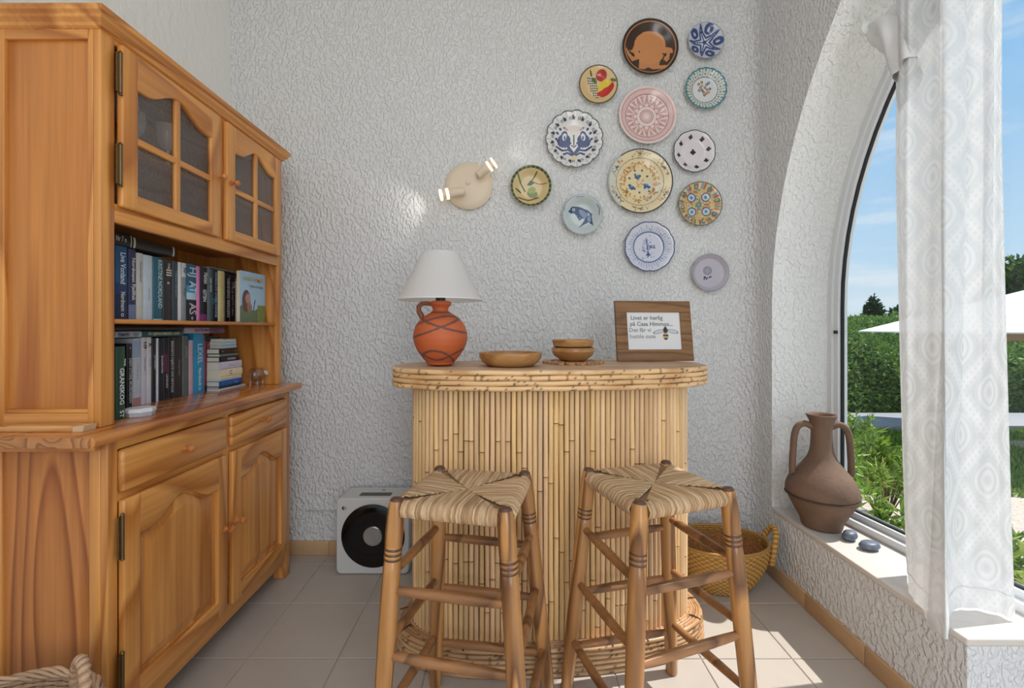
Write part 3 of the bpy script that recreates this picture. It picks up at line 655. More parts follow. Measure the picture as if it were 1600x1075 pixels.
flatbook(180, 222, LX+0.006, 1.1688, 1.190, (176,198,216), 'pale blue lying book with dark blue scribbles on the countertop row', [('nwm',.3,.4,1.2,(40,60,100)),('vJv',.75,.3,1.0,(110,130,150))], group=GL)
flatbook(223, 287, LX+0.006, 1.1688, 1.1905, (36,92,98), 'teal lying book with yellow-white title over the countertop row', [('PÅ GJENNOMREISE I LIVET',.5,.86,.62,(224,222,190))], group=GL)
flatbook(288.5, 351, LX+0.008, 1.1785, 1.203, (178,174,200), 'lilac lying book above the bright blue book', [('DENTES MONTANTZ',.52,.86,.66,(110,62,88))], [(.6,1,(124,110,134))], group=GL)
# stack of lying books beside the row
SX = -1.25; z = LZ
stack = [(344.8,384,.010,(214,216,214),'bottom-most thin white book of the lying stack',[]),
 (344.8,377,.008,(30,56,74),'dark slate-blue book, second from the bottom of the stack',[]),
 (344.8,378,.024,(36,92,166),'strong blue book low in the lying stack',[('lykke',.7,.3,.5,(160,190,226))]),
 (344.8,378,.008,(182,206,222),'pale blue thin book under the cream ones in the stack',[]),
 (344.8,378,.008,(230,220,178),'thin cream book under the thick cream one in the stack',[]),
 (344.8,379,.034,(232,220,190),'thick cream book with a brown swirl on its spine',[('C',.45,.3,.8,(96,84,72))]),
 (344.8,378,.034,(206,202,222),'thick pale lilac book above the cream swirl book',[('Sommer',.5,.7,.4,(176,172,200))]),
 (345,374,.022,(26,22,34),'black lying book with white block lettering in the stack',[('FINGRENE',.55,.8,.6,(206,204,214))]),
 (346,371,.013,(96,120,122),'grey-teal thin book above the black lettered one',[]),
 (345,371,.023,(44,30,22),'dark brown book with two light dots in the stack',[('o',.1,.9,.6,(206,190,150)),('o',.88,.9,.6,(206,190,150))]),
 (349,370,.014,(172,202,212),'pale blue book third from the top of the stack',[]),
 (349,369.5,.014,(188,210,216),'pale blue book second from the top of the stack',[]),
 (350,369,.014,(202,218,220),'pale blue book topmost of the lying stack',[])]
for (a, b, h, col, lb, tx) in stack:
    flatbook(a, b, SX, z, z+h*0.985, col, lb, tx, depth=0.14, group='lying stack of books'); z += h
# glass animal bowl, octagonal white case, thin wooden strip
gx, gy = -1.195, 2.157
t = thing('glass_bowl', 'clear glass pig-shaped bowl with feet beside the lying books', 'bowl', (gx, gy, 0.927))
M_clear = glassmat('clear_glass', (0.94, 0.93, 0.92), rough=0.10, refl=0.07)
zc = 0.927+0.055
prof = []
for k in range(15):
    a = -PI/2+0.15+(PI*0.80-0.15)*k/14; prof.append((0.040*math.cos(a), 0.036*math.sin(a)))
prof += [(prof[-1][0]-0.003, prof[-1][1]), (0.034, -0.0), (0.02, -0.027), (0, -0.031)]
mk('body', MB().lathe(prof, (gx, gy, zc), 28, sy=1.25), M_clear, t)
for sx_ in (-1, 1):
    for sy_ in (-1, 1): mk('foot', MB().tube([(gx+sx_*0.016, gy+sy_*0.022, zc-0.026), (gx+sx_*0.018, gy+sy_*0.024, 0.9275)], [0.009, 0.007], 10), M_clear, t)
mk('snout', MB().lathe([(0.012,0),(0.013,0.004),(0.010,0.007),(0.004,0.008),(0,0.008)], (gx+0.026, gy+0.030, zc+0.006), 14, Matrix(((0.4,0,0.75),(0,1,0.55),(-0.9,0,0)))), pm('glass_knob', (0.8,0.8,0.85), 0.05, spec=1.0), t)
ox, oy = -1.150, 1.420
t = thing('octagonal_case', 'low white octagonal plastic case in front of the books', 'case', (ox, oy, 0.927))
mk('case_body', MB().lathe([(0.034,0),(0.036,0.003),(0.036,0.013)], (ox,oy,0.9272), 8, sy=1.15), pm('grey_plastic', c3(176,178,184), 0.4), t, smooth=False)
mk('case_lid', MB().lathe([(0.0365,0.013),(0.038,0.015),(0.038,0.023),(0.034,0.026)], (ox,oy,0.9272), 8, sy=1.15), pm('white_plastic', c3(226,228,232), 0.3), t, smooth=False)
t = thing('wooden_strip', 'thin pale wooden box strip with white end lying on the cabinet edge', 'box', (-1.235, 1.215, 0.927))
mk('strip_body', MB().prism([(-1.345,0.9275),(-1.150,0.9275),(-1.150,0.943),(-1.315,0.943),(-1.322,0.940),(-1.345,0.940)], lambda u, v: (u, 1.196, v), lambda u, v: (u, 1.238, v)), wood('pale_strip', c3(226,172,112), c3(204,142,84), 'x'), t, smooth=False, bevel=0.001)
mk('strip_end', MB().prism([(-1.1495,0.9275),(-1.122,0.9275),(-1.118,0.943),(-1.1495,0.941)], lambda u, v: (u, 1.198, v), lambda u, v: (u, 1.236, v)), pm('pale_end', c3(214,180,140), 0.6), t, smooth=False)

# ------------------------------------------------------------------ bamboo bar
BCX, BCY, ROT = 0.170, 1.810, math.radians(5.0)
def sup(t, a, b, n=2.5):
    ct, st = math.cos(t), math.sin(t)
    u = a*math.copysign(abs(ct)**(2/n), ct); v = b*math.copysign(abs(st)**(2/n), st)
    return (BCX+u*math.cos(ROT)-v*math.sin(ROT), BCY+u*math.sin(ROT)+v*math.cos(ROT))
def outline(a, b, cnt, n=2.5):
    P = [sup(2*PI*k/1440, a, b, n) for k in range(1440)]; P.append(P[0])
    L = [0]
    for i in range(1, len(P)): L.append(L[-1]+math.dist(P[i], P[i-1]))
    out = []; j = 0
    for k in range(cnt):
        s = L[-1]*k/cnt
        while L[j+1] < s: j += 1
        f = (s-L[j])/(L[j+1]-L[j]); out.append((P[j][0]+(P[j+1][0]-P[j][0])*f, P[j][1]+(P[j+1][1]-P[j][1])*f))
    return out, L[-1]
bar = thing('bamboo_bar', 'oval bamboo bar counter with upright cane poles against the white wall', 'bar', (BCX, BCY, 0))
def cane(name, rgb, dark, sc=(5,5,5)):
    m, t, b = newmat(name)
    tcn = N(t, 'ShaderNodeTexCoord'); oi = N(t, 'ShaderNodeObjectInfo')
    a = N(t, 'ShaderNodeAttribute', attribute_name='Col')
    hs = N(t, 'ShaderNodeHueSaturation'); mr = N(t, 'ShaderNodeMapRange'); mr.inputs['To Min'].default_value = 0.84; mr.inputs['To Max'].default_value = 1.12
    t.links.new(oi.outputs['Random'], mr.inputs[0]); t.links.new(mr.outputs[0], hs.inputs['Value']); t.links.new(a.outputs['Color'], hs.inputs['Color'])
    mp = N(t, 'ShaderNodeMapping'); mp.inputs['Scale'].default_value = sc; t.links.new(tcn.outputs['Object'], mp.inputs[0])
    ad = N(t, 'ShaderNodeVectorMath', operation='ADD'); t.links.new(mp.outputs[0], ad.inputs[0]); t.links.new(oi.outputs['Random'], ad.inputs[1])
    nz = N(t, 'ShaderNodeTexNoise', Scale=1.0, Detail=4.0); t.links.new(ad.outputs[0], nz.inputs[0])
    r = ramp(t, [(0.3, (*dark, 1)), (0.55, (1,1,1,1)), (0.8, (1.1,1.06,1.0,1))]); t.links.new(nz.outputs[0], r.inputs[0])
    mx = N(t, 'ShaderNodeMix', data_type='RGBA', blend_type='MULTIPLY'); mx.inputs[0].default_value = 1
    t.links.new(hs.outputs[0], mx.inputs[6]); t.links.new(r.outputs[0], mx.inputs[7]); t.links.new(mx.outputs[2], b.inputs['Base Color'])
    b.inputs['Roughness'].default_value = 0.38; b.inputs['Coat Weight'].default_value = 0.15
    return m
M_pole = cane('bamboo_pole', None, (0.86, 0.77, 0.68), (40, 40, 3)); M_ring = cane('bamboo_ring', None, (0.72, 0.60, 0.48), (9, 9, 9))
cB, cN = np.array(c3(240,202,152)), np.array(c3(150,104,62))
ZP, ZT0, ZT = 0.092, 0.985, 1.057
PO, LEN = outline(0.545-0.0105, 0.205-0.0105, 132)
r0 = LEN/132/2*0.97
variants = []
for q in range(16):
    zs = [0]; cols = [0]; z = rng.uniform(0.04, 0.42); nodes = []
    while z < ZT0-ZP-0.03: nodes.append(z); z += rng.uniform(0.34, 0.50)
    pts = [(0,0,0)]; rad = [r0*0.97]; ci = [0]; ox = rng.uniform(-.0015,.0015); ph = rng.uniform(0,6)
    for nz_ in nodes:
        for dz, rr, k in ((-0.02,0.95,0),(-0.0042,0.97,0),(-0.0030,1.05,0),(-0.0016,0.90,1),(0.0016,0.90,1),(0.0022,1.07,0),(0.007,0.98,0)):
            zz = nz_+dz
            if zz > pts[-1][2]+0.0002:
                pts.append((0.0012*math.sin(zz*9+ph), 0.001*math.cos(zz*7+ph), zz)); rad.append(r0*rr); ci.append(k)
        pts.append((0.0012*math.sin((nz_+.11)*9+ph), 0.0, nz_+0.11)); rad.append(r0*0.93); ci.append(0)
    pts = [p for p in pts if p[2] < ZT0-ZP-0.001]; rad = rad[:len(pts)]; ci = ci[:len(pts)]
    pts.append((0,0,ZT0-ZP)); rad.append(r0*0.95); ci.append(0)
    mb = MB().tube(pts, rad, 10); tint = 1+rng.uniform(-0.16, 0.10)
    cc = np.array([ (cN if ci[i//10] else cB*np.array((1, 0.98+0.02*tint, tint))) for i in range(len(mb.v))])
    variants.append((mb, cc))
vo = []
order = [int(x) for x in rng.integers(0, 16, len(PO))]
for k, (x, y) in enumerate(PO):
    q = order[k]; src = next((o for qq, o in vo if qq == q), None)
    if src is None:
        o = mk('pole', variants[q][0], M_pole, bar, cols=variants[q][1], angle=60)
        # mesh was built about the world origin; shift it onto its place
        o.data.transform(Matrix.Translation(ORG[bar.name])); vo.append((q, o)); src = o
    else: o = dupc(src, bar, (0,0,0))
    o.location = (x-BCX, y-BCY, ZP); o.rotation_euler = (0, 0, random.choice((0, 1.3, 2.6, 4.1)))
M_bcore = pm('bar_inner_board', c3(122,84,50), 0.7)
PB, _ = outline(0.545-0.020, 0.205-0.020, 160)
mk('inner_board', MB().prism(PB, lambda u, v: (u, v, 0.0), lambda u, v: (u, v, ZT0+0.01)), M_bcore, bar, angle=30)
def ringpart(name, a, b, z, r, seg=9, cnt=220, fl_=1.0, wob=0.0008, base=(230,190,140)):
    P, _ = outline(a, b, cnt); mb = MB().tube([(x, y, z+wob*math.sin(i*0.21+z*90)) for i, (x, y) in enumerate(P)], r, seg, closed=True, flat=fl_)
    V = np.array(mb.v); cc = np.tile(np.array(c3(*base)), (len(V), 1)); cc *= rng.uniform(0.93, 1.06)
    for _k in range(70):     # dark pin knots and short joint lines on the cane
        i = rng.integers(0, cnt); w = 1
        sel = [(i+d) % cnt for d in range(w)]; kk = int(rng.choice([0, 1, seg-1]))
        for s_ in sel:
            cc[s_*seg+kk % seg] = c3(84,56,38)
            if rng.random() < 0.12: cc[s_*seg:(s_+1)*seg] = c3(150,112,72)
    return mk(name, mb, M_ring, bar, cols=cc, angle=70)
rr = (ZT-ZT0)/8
for k in range(4): ringpart('rim_cane', 0.62-rr, 0.262-rr, ZT0+rr*(2*k+1), rr*1.0, cnt=420)
PT, _ = outline(0.62-rr, 0.262-rr, 200)
M_top = wood('bar_top_veneer', c3(214,180,146), c3(192,154,120), 'x', freq=3, rings=3, long=0.3, rough=0.5, coat=0.0)
mk('top_board', MB().prism(PT, lambda u, v: (u, v, ZT-0.012), lambda u, v: (u, v, ZT)), M_top, bar, angle=30)
mk('top_underside', MB().prism(PT, lambda u, v: (u, v, ZT0), lambda u, v: (u, v, ZT0+0.010)), M_bcore, bar, angle=30)
rp = 0.0079
for k in range(6): ringpart('plinth_cane', 0.605-rp-0.0012*k, 0.252-rp-0.0012*k, rp*(2*k+1), rp, cnt=320, wob=0.0012, base=(204,164,120), seg=7)
for k in range(6): ringpart('plinth_top_cane', 0.587-0.0098*k, 0.234-0.0096*k, ZP-0.003+0.0012*k, 0.0060, cnt=280, wob=0.0010, base=(192,152,112), seg=7)
PP, _ = outline(0.585, 0.235, 160); mk('plinth_core', MB().prism(PP, lambda u, v: (u, v, 0.004), lambda u, v: (u, v, ZP-0.010)), M_bcore, bar, angle=30)
# dark lashings across the plinth canes
M_lash = pm('lashing', c3(60,42,30), 0.6)
PL2, _ = outline(0.578, 0.226, 400)
for i in [int(x) for x in np.linspace(195, 400, 12)]:
    x, y = PL2[i % 400]; dx, dy = x-BCX, y-BCY; l = math.hypot(dx*0.3, dy*1.2); ux, uy = dx*0.3/l, dy*1.2/l
    mk('lashing', MB().tube([(x-ux*0.02, y-uy*0.02, ZP+0.008), (x, y, ZP+0.0085), (x+ux*0.022, y+uy*0.022, ZP+0.0015)], 0.0022, 6), M_lash, bar)

# ------------------------------------------------------------------ things on the bar
def px3(px, py, Y): return ((px-CX)*Y/FPX, Y, CH-(py-CY)*Y/FPX)
# table lamp
lx, ly = -0.262, 1.745; sc = 1/406.0
lamp = thing('table_lamp', 'terracotta jug table lamp with white conical shade on the bar', 'lamp', (lx, ly, ZT))
prof_px = [(0,571),(20,571.5),(21.5,570),(21,566),(24,563),(30,556),(36,547),(40,538),(42,529),(41.5,521),(39,511),(34,503),(27,496),(19,491),(14,488.5),(11.8,486),(11.6,484),(13,480),(16.5,477.5),(17.6,475),(16.5,471.8),(13,470.2),(8,470),(0,470)]
def pz(y): return ZT+(571.5-y)*sc
fine = []
for (r1, y1), (r2, y2) in zip(prof_px[:-1], prof_px[1:]):
    n = max(1, int(abs(y2-y1)/1.0))
    for k in range(n): fine.append(((r1+(r2-r1)*k/n)*sc, pz(y1+(y2-y1)*k/n)-ZT))
fine.append((0, pz(470)-ZT))
# smooth the profile
F_ = np.array(fine)
for _ in range(3): F_[1:-1] = 0.25*F_[:-2]+0.5*F_[1:-1]+0.25*F_[2:]
mb = MB().lathe([tuple(p) for p in F_], (lx, ly, ZT), 120)
V = np.array(mb.v); th = np.arctan2(V[:,1]-ly, V[:,0]-lx)+PI/2; yy = 571.5-(V[:,2]-ZT)/sc   # th=0 faces the camera
cc = np.tile(np.array(c3(196,98,54)), (len(V), 1))
def band(f, w=1.7, col=(112,74,64)):
    d = abs(yy-f(th)) ; m = (d < w) & (yy > 488); cc[m] = c3(*col)
band(lambda t: 512-4+12*np.sin(t+0.15)); band(lambda t: 513-15*np.sin(t-0.1)-0*t)
band(lambda t: 506-11*np.sin(t+0.9)); band(lambda t: 556-9*np.cos(t*2+0.3)*np.sign(1)); band(lambda t: 553+8*np.cos(t*2+0.1))
cc[abs(yy-489) < 1.2] = c3(112,74,64); cc[abs(yy-570) < 1.2] = c3(150,78,48)
mk('jug_body', mb, attrmat('terracotta', 0.5, 0.4, bump=(90, 0.1, 0.002)), lamp, cols=cc, angle=60)
hp = [(-13,476),(-21,474.5),(-29,475),(-34,480),(-33.5,487),(-30,493),(-27,500)]
mk('jug_handle', MB().tube([(lx+a*sc, ly, pz(b)) for a, b in hp], [0.008,0.0085,0.009,0.0095,0.010,0.011,0.009], 12), pm('terracotta_dark', c3(140,82,54), 0.5), lamp)
mk('lamp_socket', MB().lathe([(0.019,0),(0.019,0.02),(0.016,0.03),(0.016,0.06)], (lx,ly,pz(470.5)), 20), M_black, lamp)
zb_, zt_ = pz(470), pz(396)
mb = MB().lathe([(0.1600,zb_),(0.1605,zb_+0.004),(0.0700,zt_),(0.0690,zt_-0.0005),(0.1585,zb_+0.003),(0.1600,zb_)], (lx,ly,0), 72)
m, t, b = newmat('shade_fabric'); b.inputs['Base Color'].default_value = c4(238,237,236); b.inputs['Roughness'].default_value = 0.9
tl = N(t, 'ShaderNodeBsdfTranslucent'); tl.inputs[0].default_value = c4(238,236,232); ms = N(t, 'ShaderNodeMixShader'); ms.inputs[0].default_value = 0.42
t.links.new(b.outputs[0], ms.inputs[1]); t.links.new(tl.outputs[0], ms.inputs[2]); t.links.new(ms.outputs[0], t.nodes['Material Output'].inputs[0])
mb = MB().lathe([(0.1605,zb_),(0.0700,zt_)], (lx,ly,0), 72); mb.f = [f for f in mb.f if len(f) == 4]
mk('lamp_shade', mb, m, lamp, angle=60)
mk('shade_ring', MB().tube([(lx+0.1595*math.cos(a), ly+0.1595*math.sin(a), zb_+0.002) for a in [2*PI*k/72 for k in range(72)]], 0.0022, 6, closed=True), M_white, lamp)
for a in (0.3, 2.4, 4.5): mk('shade_spoke', MB().tube([(lx,ly,pz(462)),(lx+0.1*math.cos(a),ly+0.1*math.sin(a),zb_+0.07)], 0.0012, 6), M_brass, lamp)
# bowls
M_bowl = wood('turned_bowl_wood', c3(190,142,88), c3(166,114,64), 'x', freq=6, rings=2, long=0.3, rough=0.35)
wx, wy = 0.006, 1.725
o = mk('wooden_bowl', MB().lathe([(0.0,0.0),(0.075,0.0),(0.088,0.004),(0.106,0.016),(0.1175,0.034),(0.119,0.050),(0.117,0.0525),(0.113,0.051),(0.108,0.034),(0.094,0.015),(0,0.010)], (wx,wy,ZT), 64), M_bowl, origin=(wx,wy,ZT)); tag(o, 'wide shallow turned wooden bowl standing between lamp and stacked bowls', 'bowl')
bx_, by_ = 0.263, 1.865; sb = by_/FPX
tv = thing('trivet', 'round trivet of joined wood slices under the small stacked bowls', 'trivet', (bx_, by_, ZT))
M_slice = wood('wood_slice', c3(206,158,110), c3(150,100,62), 'z', freq=14, rings=5, long=0.5, rough=0.6)
sl = None
for rad_, cnt_, r_ in ((0.106, 16, 0.0195), (0.066, 10, 0.0195), (0.026, 4, 0.0175)):
    for k in range(cnt_):
        a = 2*PI*k/cnt_+rad_*9; mk('slice', MB().lathe([(r_*0.96,0.0),(r_,0.002),(r_,0.008),(r_*0.93,0.0095)], (bx_+rad_*math.cos(a), by_+rad_*math.sin(a), ZT+0.0002), 12), M_slice, tv)
pr = [(0,0.0),(0.045,0.0),(0.055,0.006),(0.078,0.022),(0.0875,0.040),(0.086,0.047),(0.0865,0.054),(0.083,0.055),(0.082,0.042),(0.07,0.022),(0,0.012)]
o = mk('wooden_bowl', MB().lathe(pr, (bx_,by_,ZT+0.0098), 56), M_bowl, origin=(bx_,by_,ZT+0.0098)); tag(o, 'small deep wooden bowl, lower of the two stacked on the trivet', 'bowl', 'stacked small bowls')
pr2 = [(0,0.0),(0.045,0.0),(0.060,0.008),(0.080,0.018),(0.0835,0.030),(0.0855,0.037),(0.0855,0.042),(0.083,0.044),(0.080,0.034),(0.065,0.014),(0,0.006)]
o = mk('wooden_bowl', MB().lathe(pr2, (bx_,by_,ZT+0.053), 56), M_bowl, origin=(bx_,by_,ZT+0.053)); tag(o, 'small wooden bowl nested on top of the stack with a ridged rim', 'bowl', 'stacked small bowls')
# picture frame, leaning back on its strut
M_frame = wood('weathered_frame', c3(146,106,66), c3(108,74,44), 'x', freq=12, rings=4, long=0.07, rough=0.6, coat=0.0)
fr = thing('picture_frame', 'brown wooden frame with bee print and grey lettering leaning on bar', 'picture frame', (0.627, 1.955, ZT))
FW, FH, FT = 0.336, 0.262, 0.018
def fp(u, v, w):     # frame local: u across, v up, w out of the face; turned a little and leaning back
    lean, yaw = math.radians(9), math.radians(5.0)
    q = Vector((u, -w, 0))+Vector((0, math.sin(lean)*v, math.cos(lean)*v)); 
    q = Matrix.Rotation(yaw, 3, 'Z') @ q
    return (0.627+q.x, 1.955+q.y, ZT+0.003+q.z)
def fbox(u0, u1, v0, v1, w0, w1):
    mb = MB(); vs = [fp(u, v, w) for w in (w0, w1) for (u, v) in ((u0,v0),(u1,v0),(u1,v1),(u0,v1))]
    return mb.add(vs, [(0,3,2,1),(4,5,6,7),(0,1,5,4),(1,2,6,5),(2,3,7,6),(3,0,4,7)])
bl, bt_, bb_ = 0.050, 0.050, 0.050
for (u0,u1,v0,v1) in ((-FW/2,FW/2,0,bb_),(-FW/2,FW/2,FH-bt_,FH),(-FW/2,-FW/2+bl,bb_+0.0003,FH-bt_-0.0003),(FW/2-bl,FW/2,bb_+0.0003,FH-bt_-0.0003)):
    mk('frame_bar', fbox(u0,u1,v0,v1,0,FT), M_frame, fr, smooth=False, bevel=0.0012)
mk('frame_back', fbox(-FW/2+0.01,FW/2-0.01,0.01,FH-0.01,-0.004,0.001), M_bcore, fr, smooth=False)
mk('frame_strut', MB().add([fp(-0.02,0.16,-0.004), fp(0.02,0.16,-0.004), (0.645,2.020,ZT+0.001), (0.612,2.017,ZT+0.001), fp(-0.02,0.165,-0.006), fp(0.02,0.165,-0.006), (0.645,2.024,ZT+0.001), (0.612,2.021,ZT+0.001)], [(0,1,2,3),(4,7,6,5),(0,4,5,1),(1,5,6,2),(2,6,7,3),(3,7,4,0)]), M_bcore, fr, smooth=False)
pw, ph_ = FW-2*bl, FH-bt_-bb_
nu, nv = 150, 104; U_, V_ = np.meshgrid(np.linspace(0,1,nu), np.linspace(0,1,nv)); U_ = U_.ravel(); V_ = V_.ravel()
cc = np.tile(np.array(c3(226,222,222)), (nu*nv, 1))
X_ = (U_-0.715)*pw; Y_ = (V_-0.5)*ph_
def el(cx, cy, a, b, an=0, w=None):
    ca, sa = math.cos(an), math.sin(an); x = (X_-cx)*ca+(Y_-cy)*sa; y = -(X_-cx)*sa+(Y_-cy)*ca
    d = (x/a)**2+(y/b)**2
    return d < 1 if w is None else (d < 1) & (d > w)
dk = c3(50,48,50)
cc[el(-0.030,-0.004,0.026,0.009,0.25)] = c3(200,198,198); cc[el(0.032,-0.003,0.026,0.009,-0.2)] = c3(200,198,198)
cc[el(-0.030,-0.004,0.026,0.009,0.25,0.72)] = c3(84,82,84); cc[el(0.032,-0.003,0.026,0.009,-0.2,0.72)] = c3(84,82,84)
cc[el(0,-0.022,0.012,0.018)] = c3(196,160,104); m = el(0,-0.022,0.012,0.018) & ((abs(Y_+0.020) < 0.003) | (Y_ < -0.031)); cc[m] = dk
cc[el(0,0.002,0.010,0.012)] = dk; cc[el(0,0.013,0.006,0.004)] = dk
cc[(abs(X_-0.5*(Y_-0.012)) < 0.0009) & (Y_ > 0.01) & (Y_ < 0.024)] = dk; cc[(abs(X_+0.5*(Y_-0.012)) < 0.0009) & (Y_ > 0.01) & (Y_ < 0.024)] = dk
mk('print', MB().grid(nu, nv, lambda u, v: fp(-FW/2+bl+pw*u, bb_+ph_*v, FT-0.005)), M_print, fr, cols=cc, smooth=False)
axu = (Vector(fp(1,0,0))-Vector(fp(0,0,0))); ayu = (Vector(fp(0,1,0))-Vector(fp(0,0,0)))
for k, (s, col, u, w) in enumerate((('Livet er herlig', (108,124,116), -0.030, 0.165), ('på Casa Himmos...', (104,116,112), -0.010, 0.20), ('Det får vi', (150,150,144), -0.062, 0.11), ('humle suse', (158,154,150), -0.052, 0.13))):
    lettering(s, 0.0255, Vector(fp(u, bb_+ph_*(0.845-0.165*k), FT-0.0045)), axu, ayu, ink(col), fr, maxw=w, name='printed_line')

# ------------------------------------------------------------------ stools
M_stool = wood('stool_wood', c3(204,146,84), c3(112,70,38), 'z', freq=9, rings=3, long=0.10, rough=0.3, coat=0.35)
M_stoold = wood('stool_rung_wood', c3(172,120,74), c3(112,74,42), 'x', freq=5, rings=3, long=0.5, rough=0.35, coat=0.25)
M_turn = pm('turned_dark_ring', c3(92,62,44), 0.4)
M_rush = attrmat('rush', 0.75, 0.25)
def stool(label, tops, bots, hs=0.745, seed=1, flip=False):
    rs = np.random.default_rng(seed)
    T = [Vector((x, y, hs)) for x, y in tops]; Bt = [Vector((x, y, 0)) for x, y in bots]   # order: front-left, front-right, back-right, back-left
    cx = sum(p.x for p in Bt)/4; cy = sum(p.y for p in Bt)/4
    st = thing('bar_stool', label, 'stool', (cx, cy, 0), 'bar stools')
    def at(i, z): return Bt[i]+(T[i]-Bt[i])*(z/hs)
    for i in range(4):
        zz = [0.0, 0.004, 0.10, 0.25, 0.42, 0.55, 0.583, 0.586, 0.5915, 0.596, 0.599, 0.6045, 0.609, 0.612, 0.6175, 0.622, 0.626, 0.66, 0.70, 0.728, 0.738, 0.744, 0.7455]
        rd = [0.0175, 0.0195, 0.0215, 0.0235, 0.0245, 0.0240, 0.0225, 0.0205, 0.0238, 0.0235, 0.0200, 0.0238, 0.0235, 0.0200, 0.0238, 0.0225, 0.0235, 0.0242, 0.0230, 0.0200, 0.0180, 0.0130, 0.004]
        lg = mk('leg', MB().tube([at(i, z) for z in zz], rd, 20), M_stool, st, angle=50)
        for za in (0.5865, 0.5985, 0.6115):
            mk('turned_ring', MB().tube([at(i, za+d) for d in (-0.0032, 0.0, 0.0032)], [0.0222, 0.0236, 0.0222], 20), M_turn, lg)
        mk('leg_tip', MB().tube([at(i, z) for z in (0.7375, 0.7440, 0.7462)], [0.0186, 0.0138, 0.005], 16), M_turn, lg)
    pairs = [((0, 1), (0.51, 0.335, 0.155)), ((3, 2), (0.51, 0.338, 0.152)), ((0, 3), (0.545, 0.365, 0.175)), ((1, 2), (0.545, 0.365, 0.175))]
    for (a, b), zs in pairs:
        for z in zs:
            za, zb2 = z+rs.uniform(-.006,.006), z+rs.uniform(-.006,.006); p, q = at(a, za), at(b, zb2)
            n = 9; P = []; R = []
            for k in range(n):
                t = 0.06+0.88*k/(n-1); P.append(p+(q-p)*t); R.append(0.0088+0.0050*math.sin(PI*t)**0.6)
            mk('stretcher', MB().tube(P, R, 12), M_stoold, st)
    # rush seat: four fans of cord over the rails, meeting on the diagonals
    C = sum((at(i, hs) for i in range(4)), Vector())/4
    zr = 0.716; rr_ = 0.0165; mb = MB(); cols = []
    base_c = [np.array(c3(200,166,128)), np.array(c3(188,152,114)), np.array(c3(212,182,146)), np.array(c3(172,138,102))]
    for i in range(4):
        j = (i+1) % 4; P0, P1 = at(i, zr), at(j, zr); e = (P1-P0).normalized()
        P0 = P0+e*0.020; P1 = P1-e*0.020
        inn = (C-(P0+P1)/2); inn.z = 0; inn -= e*inn.dot(e); inn.normalize()
        Cc = Vector((C.x, C.y, zr)); NS = 58
        for k in range(NS):
            t = (k+0.5)/NS; R = P0.lerp(P1, t)
            f = min(t, 1-t)*2; E = (P0 if t < .5 else P1).lerp(Cc, f*0.985)
            rc = 0.0031*rs.uniform(0.85, 1.2); w = (E-R).length
            path = [R+inn*0.035+Vector((0,0,-0.020)), R+inn*0.006+Vector((0,0,-0.024)), R-inn*(rr_*0.85)+Vector((0,0,-0.014)), R-inn*(rr_+0.003)+Vector((0,0,0.002)), R-inn*(rr_*0.55)+Vector((0,0,0.016)), R+inn*0.004+Vector((0,0,0.0205))]
            for s_ in (0.35, 0.7, 1.0): path.append(R.lerp(E, s_)+Vector((0,0,0.0205-0.009*f*s_*s_+rs.uniform(-.0008,.0008))))
            if w < 0.02: path = path[:-2]
            n0 = len(mb.v); mb.tube(path, rc, 5); c = base_c[rs.integers(0, 4)]*rs.uniform(0.9, 1.08)
            for p_ in range((len(mb.v)-n0)): cols.append(c*(1+0.12*math.sin(p_*0.37+k)))
    mk('rush_cord', mb, M_rush, st, cols=np.array(cols), angle=80, kind='stuff')
    for i in range(4): mk('seat_rail', MB().tube([at(i, zr-0.002), at((i+1) % 4, zr-0.002)], 0.013, 10), M_stoold, st)
    Q = [at(i, zr) for i in range(4)]
    mb = MB(); cz = Vector((0,0,0.0125)); vs = [q+Vector((0,0,0.014)) for q in Q]+[Vector((C.x, C.y, zr+0.005))]+[q-Vector((0,0,0.012)) for q in Q]
    mk('rush_padding', mb.add(vs, [(0,1,4),(1,2,4),(2,3,4),(3,0,4),(5,8,7,6)]+[(i,(i+1)%4,5+(i+1)%4,5+i) for i in range(4)]), pm('rush_dark', c3(150,118,84), 0.9), st, smooth=False)
    return st
stool('left wooden bar stool with woven rush seat, the one nearer the pine cabinet', [(-.301,1.225),(-.009,1.158),(.049,1.450),(-.227,1.500)], [(-.345,1.180),(.039,1.100),(.131,1.475),(-.246,1.530)], seed=3)
stool('right wooden bar stool with woven rush seat, corner towards camera, nearer window', [(.346,1.203),(.627,1.304),(.540,1.565),(.262,1.481)], [(.302,1.130),(.690,1.270),(.567,1.585),(.190,1.505)], seed=9)

